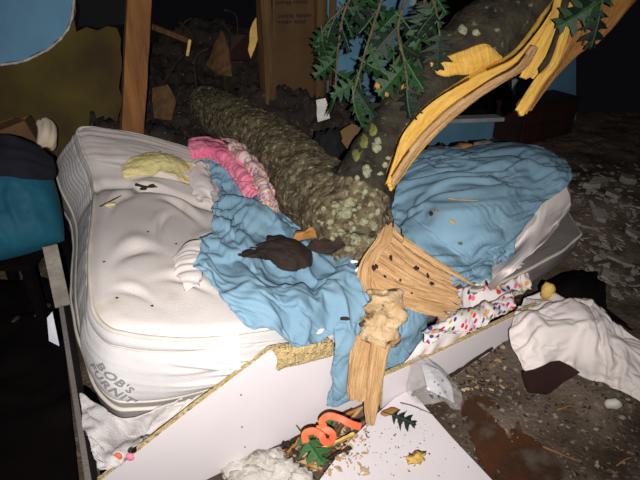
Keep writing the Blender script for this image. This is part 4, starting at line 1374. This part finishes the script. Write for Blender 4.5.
# black blanket filling the floor left of the bed
bk = []
for y in np.linspace(.35, 2.3, 7):
    row = []
    for f in np.linspace(0, 1, 6):
        xr = -.69 - (y - 1.0) * .487
        x = (xr - .03) * f + (-2.1) * (1 - f)
        row.append((x, y, .05 + .10 * abs(math.sin(3 * x + 2 * y)) * (1 - f * .7)))
    bk.append(row)
bkt = drape('dark_blanket', bk, 110, 80, 'black_cloth', None, [(.03, 8, 3, 40, 2), (.02, 5, 5, 0, 0)], .008, seed=79)
tag(bkt, 'black blanket heaped on the floor left of the bed', 'blanket')
T_bk = obj_bvh(bkt)
for i, (u, v) in enumerate(((38, 316), (16, 320), (50, 306))):
    V, F = lump(on(u, v, [T_bk], .006), (.05, .025, .012), i + 200, .6, rot=.5 + i)
    tag(mk('leaf_scrap', V, F, 'stain_dark' if i else 'moss'), ['yellowish leaf scrap on the black blanket', 'brown leaf scrap at the left edge of the black blanket', 'brown leaf scrap on the black blanket close to the bed end'][i], 'leaf')

# ------------------------------------------------------------------ dark wreckage behind the bed
def flap(pts, th, m, name, label, cat):
    P = np.array([Pt(*p) for p in pts])
    nrm = np.cross(P[1] - P[0], P[2] - P[0]); nrm /= np.linalg.norm(nrm)
    if nrm[1] > 0: nrm = -nrm
    V, F = prism(jagged(P, .04, .012, 5, nrm), -nrm * th)
    return tag(mk(name, V, F, m, smooth=False), label, cat)
flap([(206, 64, 3.5), (222, 30, 3.5), (228, 46, 3.45), (232, 76, 3.4), (216, 74, 3.4)], .012, 'timber_old', 'plywood_scrap', 'dim brown plywood scrap hanging left of the studs', 'plywood')
flap([(228, 60, 3.55), (232, 36, 3.55), (252, 34, 3.55), (250, 60, 3.5)], .012, 'dark_red_wood', 'plywood_scrap', 'dark reddish plywood scrap beside the first stud', 'plywood')
flap([(248, 50, 3.4), (250, 28, 3.4), (257, 16, 3.4), (260, 26, 3.4), (257, 42, 3.4), (251, 58, 3.4)], .01, 'foam_tan', 'insulation_shred', 'torn yellowish insulation shred hanging at the stud', 'insulation')
flap([(152, 88, 3.3), (168, 84, 3.3), (176, 100, 3.3), (172, 120, 3.25), (154, 118, 3.25)], .012, 'timber_old', 'plywood_scrap', 'dim brown plywood scrap right of the timber post', 'plywood')
flap([(340, 150, 2.75), (338, 132, 2.75), (352, 124, 2.75), (364, 128, 2.75), (356, 146, 2.75)], .006, 'cardboard', 'cardboard_scrap', 'tan cardboard scrap standing in the fork of the tree', 'cardboard')
flap([(316, 100, 3.3), (326, 98, 3.3), (330, 118, 3.3), (318, 122, 3.3)], .006, 'plaster_white', 'drywall_scrap', 'pale drywall scrap below the leaves beside the stud', 'drywall')
V, F = lump(Pt(327, 148, 2.6), (.13, .12, .16), 8, 1.0, sub=3, nf=1.8)
tag(mk('black_bag', V, F, 'black_void'), 'crumpled black bag behind the trunk beside the fork', 'bag')
lt_ = root('broken_lath', Pt(170, 34, 3.3), 'broken wooden lath poking out right of the timber post, pale snapped tip', 'lath')
V, F = beam(Pt(146, 24, 3.3), Pt(190, 41, 3.2), .03, .02, (0, 0, 1)); mk('strip', V, F, 'timber_old', lt_, smooth=False)
V, F = beam(Pt(190, 40, 3.19), Pt(187.5, 56, 3.19), .016, .01, (1, 0, 0)); mk('snapped_tip', V, F, 'foam_tan', lt_, smooth=False)
rnd = random.Random(5)
for i in range(9):
    u, v = rnd.uniform(160, 250), rnd.uniform(5, 80)
    p = [Pt(u, v, 3.7), Pt(u + rnd.uniform(-14, 14), v + rnd.uniform(8, 22), 3.65), Pt(u + rnd.uniform(-26, 26), v + rnd.uniform(24, 52), 3.6)]
    stick(p, rnd.uniform(.006, .014), 'branch', 'char', 'dark broken branch tangled in the hole of the wall', 'branch', 'branches in the wall hole')
# bits scattered over the rubble and floor: too many to count
def scatter(name, pts, smin, smax, m, label, cat, seed):
    r = random.Random(seed)
    V, F = [], []
    for p in pts:
        s = r.uniform(smin, smax)
        v, f = slab(p, (s * 1.2, s * r.uniform(.3, 1), s * r.uniform(.15, .4)), r.randrange(9999), .4)
        b = sum(len(x) for x in V)
        V.append(v); F += [tuple(b + i for i in q) for q in f]
    return tag(mk(name, np.concatenate(V), F, m, smooth=False), label, cat, kind='stuff')
r_ = random.Random(3)
scatter('pale_crumbs', [on(r_.uniform(155, 255), r_.uniform(70, 150), [T_heap], .004, .6) for _ in range(90)], .008, .03, 'plaster', 'pale crumbs scattered over the dark rubble heap', 'crumbs', 2)
scatter('plaster_grit', [on(r_.uniform(420, 640), r_.uniform(335, 478), [T_floor], .002, 0) for _ in range(420)], .005, .018, 'plaster', 'plaster grit strewn over the dark floor', 'grit', 3)
scatter('dark_grit', [on(r_.uniform(420, 640), r_.uniform(335, 478), [T_floor], .002, 0) for _ in range(420)], .004, .018, 'char', 'dark bark grit strewn over the floor', 'grit', 4)
scatter('plaster_rubble', [on(r_.uniform(572, 640), r_.uniform(165, 300), [T_floor], .004, 0) for _ in range(260)], .015, .06, 'plaster', 'grey plaster rubble covering the floor right of the bed', 'rubble', 5)
scatter('rail_flakes', [on(r_.uniform(428, 505), 390 - (r_.uniform(0, 1) + (_ % 7)) * 8 + r_.uniform(-2, 9), [T_floor], .004, 0) for _ in range(110)], .006, .022, 'wood_pale', 'pale flakes strewn along the foot of the low white rail', 'flakes', 16)
scatter('rail_litter', [on(r_.uniform(428, 505), 390 - (r_.uniform(0, 1) + (_ % 7)) * 8 + r_.uniform(-5, 5), [T_floor], .004, 0) for _ in range(130)], .006, .024, 'char', 'dark bark litter at the foot of the low white rail', 'litter', 6)
for i, (u, v, sz) in enumerate(((600, 218, (.15, .12, .05)), (572, 176, (.10, .08, .04)), (612, 196, (.16, .10, .05)), (596, 186, (.22, .14, .08)), (628, 182, (.16, .13, .08)), (586, 228, (.2, .1, .03)), (620, 262, (.2, .08, .03)), (634, 236, (.14, .1, .04)), (606, 280, (.2, .07, .03)))):
    V, F = slab(on(u, v, [T_floor], .01, 0), sz, i + 300)
    L = ['rounded pale plaster lump on the rubble right of the bed', 'small plaster lump at the far right corner of the bed', 'flat plaster slab behind the pale lump', 'large plaster block at the back of the rubble', 'plaster block at the far right edge of the rubble',
         'flat plaster piece nearest the bed corner', 'long plaster flake at the right edge', 'plaster piece at the right edge below the block', 'long plaster flake above the white cloth'][i]
    tag(mk('plaster_piece', V, F, 'plaster', smooth=False), L, 'plaster', 'plaster pieces right of the bed')

# ------------------------------------------------------------------ right foreground
net = []
rowsW = (
    [(528, 309, .08), (550, 305, .10), (574, 303, .12), (592, 312, .11), (612, 332, .09), (652, 358, .07)],
    [(518, 320, .11), (545, 317, .15), (574, 317, .17), (596, 326, .15), (620, 346, .12), (656, 370, .09)],
    [(512, 334, .13), (544, 333, .17), (574, 333, .18), (600, 342, .16), (626, 360, .12), (658, 384, .09)],
    [(514, 354, .09), (544, 348, .13), (573, 347, .14), (603, 360, .12), (630, 376, .09), (660, 398, .07)],
    [(525, 380, .03), (548, 365, .06), (574, 361, .07), (604, 378, .05), (632, 394, .04), (662, 412, .03)])
net = [[Pz(u, v, z) for u, v, z in r] for r in rowsW]
wcl = drape('white_cloth', net, 110, 140, 'sheet_white', None, [(.03, 6, 1.3, 70, 2.6), (.022, 8, 1.6, 30, 3), (.008, 18, 3, 95, 3.5), (.02, 3, 3, 0, 0)], .004, rag=.006, seed=83, excess=.09, frames=14, bend=.5)
tag(wcl, 'large crumpled white cloth heaped on the floor right of the bed', 'cloth')
net = [[Pz(u, v, z) for u, v, z in r] for r in (
    [(552, 284, .08), (572, 274, .10), (596, 276, .08)],
    [(552, 296, .14), (574, 286, .20), (600, 290, .14)],
    [(556, 306, .10), (580, 302, .16), (606, 312, .10)],
    [(600, 330, .10), (612, 322, .12), (626, 334, .06)])]
tag(drape('black_cloth', net, 50, 50, 'black_cloth', None, [(.02, 12, 5, 30, 2)], .006, rag=.02, seed=85), 'crumpled black cloth behind the white cloth heap', 'cloth')
V, F = lump(Pt(548, 291, 2.42), (.07, .05, .09), 5, .4)
tag(mk('foam_piece', V, F, 'foam_tan'), 'tan foam piece poking out at the box spring corner', 'foam')
flap([(524, 372, 2.08), (560, 360, 2.14), (580, 372, 2.14), (548, 394, 2.05), (530, 392, 2.03)], .015, 'dark_red_wood', 'brown_panel', 'dark brown panel tucked under the white cloth', 'panel')
# reddish-brown wet plank on the floor
P = [on(u, v, [T_floor], .006, 0) for u, v in ((462, 402), (486, 396), (548, 452), (590, 492), (500, 500), (470, 440))]
V, F = prism(jagged(P[::-1], .025, .04, 3, np.array([0, 0, 1.0])), (0, 0, -.015))
tag(mk('wet_board', V, F, 'wet_wood', smooth=False), 'reddish-brown wet board on the floor beside the white panel', 'board')
for i, (a, b) in enumerate((((542, 448), (578, 463)), ((556, 412), (572, 406)), ((616, 468), (634, 458)))):
    stick([on(*a, [T_floor], .012, 0), on((a[0] + b[0]) / 2, (a[1] + b[1]) / 2, [T_floor], .016, 0), on(*b, [T_floor], .012, 0)], .0035, 'splinter', 'wood_brown',
          ['long tan splinter on the dark floor', 'short tan splinter under the white cloth', 'tan splinter at the bottom right corner'][i], 'splinter')
V, F = lump(on(611, 407, [T_floor], .02, 0), (.06, .035, .05), 9, .5)
tag(mk('plaster_flake', V, F, 'plaster_white'), 'white flake on the floor below the white cloth', 'plaster')
for i, (u, v, s) in enumerate(((555, 415, .02), (596, 430, .03), (628, 400, .03), (622, 418, .035), (575, 396, .02), (540, 422, .02))):
    V, F = lump(on(u, v, [T_floor], .006, 0), (s, s * .7, s * .4), i + 400, .5, sub=1)
    tag(mk('plaster_flake', V, F, 'plaster'), ['grey flake below the brown panel', 'grey flake in the middle of the dark floor', 'grey flake close to the white cloth hem at right', 'grey flake just right of the white flake', 'grey flake right of the brown panel', 'grey flake between wet board and brown panel'][i], 'plaster', 'small flakes on the floor')

# white panel lying on the floor
P = [Pz(u, v, .035) for u, v in ((410, 389), (452, 437), (505, 493), (460, 560), (320, 530), (312, 490), (328, 468), (350, 440), (374, 416), (394, 398))]
V, F = prism(P, (0, 0, -.016))
fp = mk('floor_panel', V, [tuple(reversed(f)) for f in F], 'melamine', smooth=False, bevel=.002)
tag(fp, 'white panel lying flat on the floor in front of the hanging stub', 'panel')
T_fp = bvh_of(V, F)
TF_ = [T_floor, T_fp]
put = lambda u, v, o=.004: on(u, v, TF_, o, .03)
# leaves and litter on it
def loose_leaf(u, v, size, tip, mesh, label, lift=.03):
    o = put_leaf(put(u, v, lift), size, tip, (0, -.25, 1), None, mesh)
    return tag(o, label, 'leaf')
loose_leaf(389, 420, .10, (.9, -.35, .0), LEAFD[0], 'dark dried oak leaf on the white floor panel')
loose_leaf(302, 446, .14, (.55, -.8, -.1), LEAFF[0], 'green oak leaf on the litter pile below the orange ribbon', .075)
loose_leaf(340, 428, .10, (-.9, .25, .0), LEAFF[0], 'green oak leaf between the two orange ribbons', .04)
V, F = lump(put(416, 459, .006), (.062, .036, .016), 7, 1.1, sub=3, rot=.5)
tag(mk('bark_piece', V, F, 'foam_tan'), 'golden brown bark piece on the white floor panel', 'bark')
V, F = lump(put(390, 413, .006), (.07, .035, .016), 9, .4, rot=.4)
tag(mk('bark_piece', V, F, 'wood_brown'), 'brown bark piece beside the dark oak leaf', 'bark')
scatter('sawdust', [put(r_.gauss(400, 26), r_.gauss(440, 22), .001) for _ in range(110)], .003, .009, 'cardboard', 'fine sawdust and crumbs on the white floor panel', 'sawdust', 9)
stick([put(387, 402, .01), put(410, 409, .02), put(434, 417, .01)], .003, 'wire', 'wire', 'thin grey wire across the corner of the white floor panel', 'wire')
V, F = prism([put(400, 386, .01), put(407, 383, .01), put(412, 388, .01), put(404, 392, .01)], (0, 0, -.006))
tag(mk('metal_plate', V, F, 'paper', smooth=False), 'tiny white square plate at the tip of the floor panel', 'plate')
V, F = lump(put(380, 392, .012), (.03, .012, .03), 3, .3)
tag(mk('purple_scrap', V, F, 'purple'), 'small purple-blue scrap beside the hanging stub', 'scrap')
# orange ribbon: two curled lengths
def ribbon(pts, w, label):
    pc = curve([np.array(p) for p in pts], 70)
    T = np.gradient(pc, axis=0); T /= np.linalg.norm(T, axis=1, keepdims=True)
    ax = np.array([.1, -.75, .65]); ax /= np.linalg.norm(ax)
    s = np.cross(T, np.array([.25, -.7, .6])); s /= np.linalg.norm(s, axis=1, keepdims=True) + 1e-9
    S = np.stack([pc + s * w * k for k in np.linspace(-.5, .5, 6)], 1)
    V = S; o = mk('orange_ribbon', V, grid_faces(70, 6), 'orange', solid=.003)
    return tag(o, label, 'ribbon')
ribbon([Pt(324, 427, 1.80), Pt(322, 421, 1.80), Pt(329, 416, 1.81), Pt(341, 419, 1.80), Pt(351, 424, 1.80), Pt(361, 427, 1.82)], .024, 'orange ribbon curling next to the hanging wood stub')
ribbon([Pt(306, 443, 1.78), Pt(305, 434, 1.78), Pt(313, 431, 1.78), Pt(321, 435, 1.77), Pt(324, 441, 1.77), Pt(330, 442, 1.78), Pt(333, 435, 1.80), Pt(327, 430, 1.81), Pt(316, 429, 1.81)], .024, 'orange ribbon looped over the green oak leaf')
# wood scraps in the litter pile against the tall rail
sc = [((280, 452), (306, 438), 'char'), ((284, 446), (300, 460), 'char'), ((300, 456), (330, 440), 'wood_brown'), ((322, 452), (355, 438), 'foam_tan'), ((327, 464), (350, 452), 'char'), ((310, 436), (352, 414), 'char'), ((345, 430), (366, 408), 'wood_tan'),
      ((288, 458), (300, 444), 'wood_brown'), ((330, 446), (346, 424), 'cardboard'), ((336, 424), (362, 412), 'wood_brown'), ((304, 466), (322, 474), 'wood_tan'), ((318, 450), (336, 456), 'cardboard'), ((290, 470), (318, 462), 'wood_tan'), ((296, 478), (312, 468), 'wood_brown'), ((360, 424), (380, 410), 'char'), ((412, 398), (440, 384), 'char'), ((436, 388), (492, 352), 'char')]
names = ['dark wood strip at the left of the litter pile', 'dark wood strip crossing under the green leaf', 'brown wood strip under the looped ribbon', 'tan wood strip along the floor panel edge', 'short dark strip on the floor panel edge', 'dark strip between the ribbons and the tall rail', 'tan strip at the foot of the hanging stub', 'brown strip standing at the left of the litter pile', 'brown card strip between the two ribbons', 'brown strip behind the upper ribbon', 'pale strip under the tip of the green leaf', 'card strip below the looped ribbon',
         'pale wood strip below the green leaf', 'brown wood strip at the bottom of the litter pile', 'dark strip right of the hanging stub tip', 'dark strip behind the plastic bag', 'long dark strip along the foot of the low rail']
for i, (a, b, m) in enumerate(sc):
    pa, pb_ = put(*a, .018), put(*b, .022)
    V, F = beam(pa, pb_, .022 if i < 14 else .014, .010, (0, -.4, 1))
    V = V + .004 * np.stack([fbm(V * 40, 2, i), fbm(V * 40, 2, i + 5), fbm(V * 40, 2, i + 9)], 1)
    tag(mk('wood_strip', V, F, m, smooth=False), names[i], 'wood')
# white insulation fluff
for i, (u, v, sz) in enumerate(((240, 474, (.13, .09, .06)), (262, 472, (.12, .10, .08)), (282, 476, (.12, .10, .07)), (274, 462, (.08, .07, .05)), (252, 484, (.16, .10, .08)), (300, 484, (.10, .08, .06)))):
    V, F = lump(put(u, v, .02), sz, i + 500, .55, sub=3, nf=3)
    tag(mk('fluff_tuft', V, F, 'fluff'), ['leftmost white fluff tuft against the tall rail', 'white fluff tuft in the middle of the clump', 'white fluff tuft below the dark wood strips', 'small white fluff tuft at the back of the clump', 'front white fluff tuft at the bottom edge', 'white fluff tuft nearest the green leaf at the bottom edge'][i], 'insulation', 'white fluff by the rail')
scatter('pile_litter', [put(r_.uniform(280, 370), r_.uniform(420, 478), .008) for _ in range(240)], .006, .024, 'wood_pale', 'pale wood crumbs in the litter pile', 'litter', 10)
# clear plastic bag with a printed sheet inside
pbag = root('plastic_bag', put(436, 400), 'clear plastic bag holding a white printed sheet, leaning on the low rail', 'bag')
bn = [[Pt(u, v, t) for u, v, t in r] for r in (
    [(414, 362, 2.08), (420, 361, 2.07), (428, 364, 2.09)],
    [(413, 376, 2.03), (430, 371, 2.0), (444, 376, 2.06)],
    [(411, 392, 2.00), (432, 388, 1.96), (456, 392, 2.03)],
    [(418, 402, 1.98), (438, 402, 1.95), (456, 410, 1.99)])]
drape('plastic_film', bn, 40, 40, 'film', pbag, [(.014, 20, 6, 30, 2.2), (.008, 36, 10, 70, 2.2)], .002, rag=.012, seed=91)
pn_ = [[Pt(u, v, t + .012) for u, v, t in r] for r in (
    [(420, 364, 2.04), (430, 367, 2.04), (440, 372, 2.05)],
    [(424, 378, 2.0), (436, 380, 2.0), (450, 386, 2.02)],
    [(427, 390, 1.98), (440, 396, 1.98), (454, 403, 1.99)])]
pp = drape('printed_sheet', pn_, 24, 24, 'paper', pbag, [(.008, 14, 5, 30, 2)], .001, seed=93)
T_pp = obj_bvh(pp)
V, F = [], []
for i in range(9):
    u, v = 434 + r_.uniform(-4, 14), 384 + r_.uniform(-5, 14)
    q = [on(u + x, v + y, [T_pp], .003, .2) for x, y in ((0, 0), (1.8, .6), (1.4, 2.6), (-.3, 2))]
    b = len(V); V += q; F.append((b, b + 1, b + 2, b + 3))
mk('print_marks', V, F, 'paper_print', pp, smooth=False, solid=.0008)
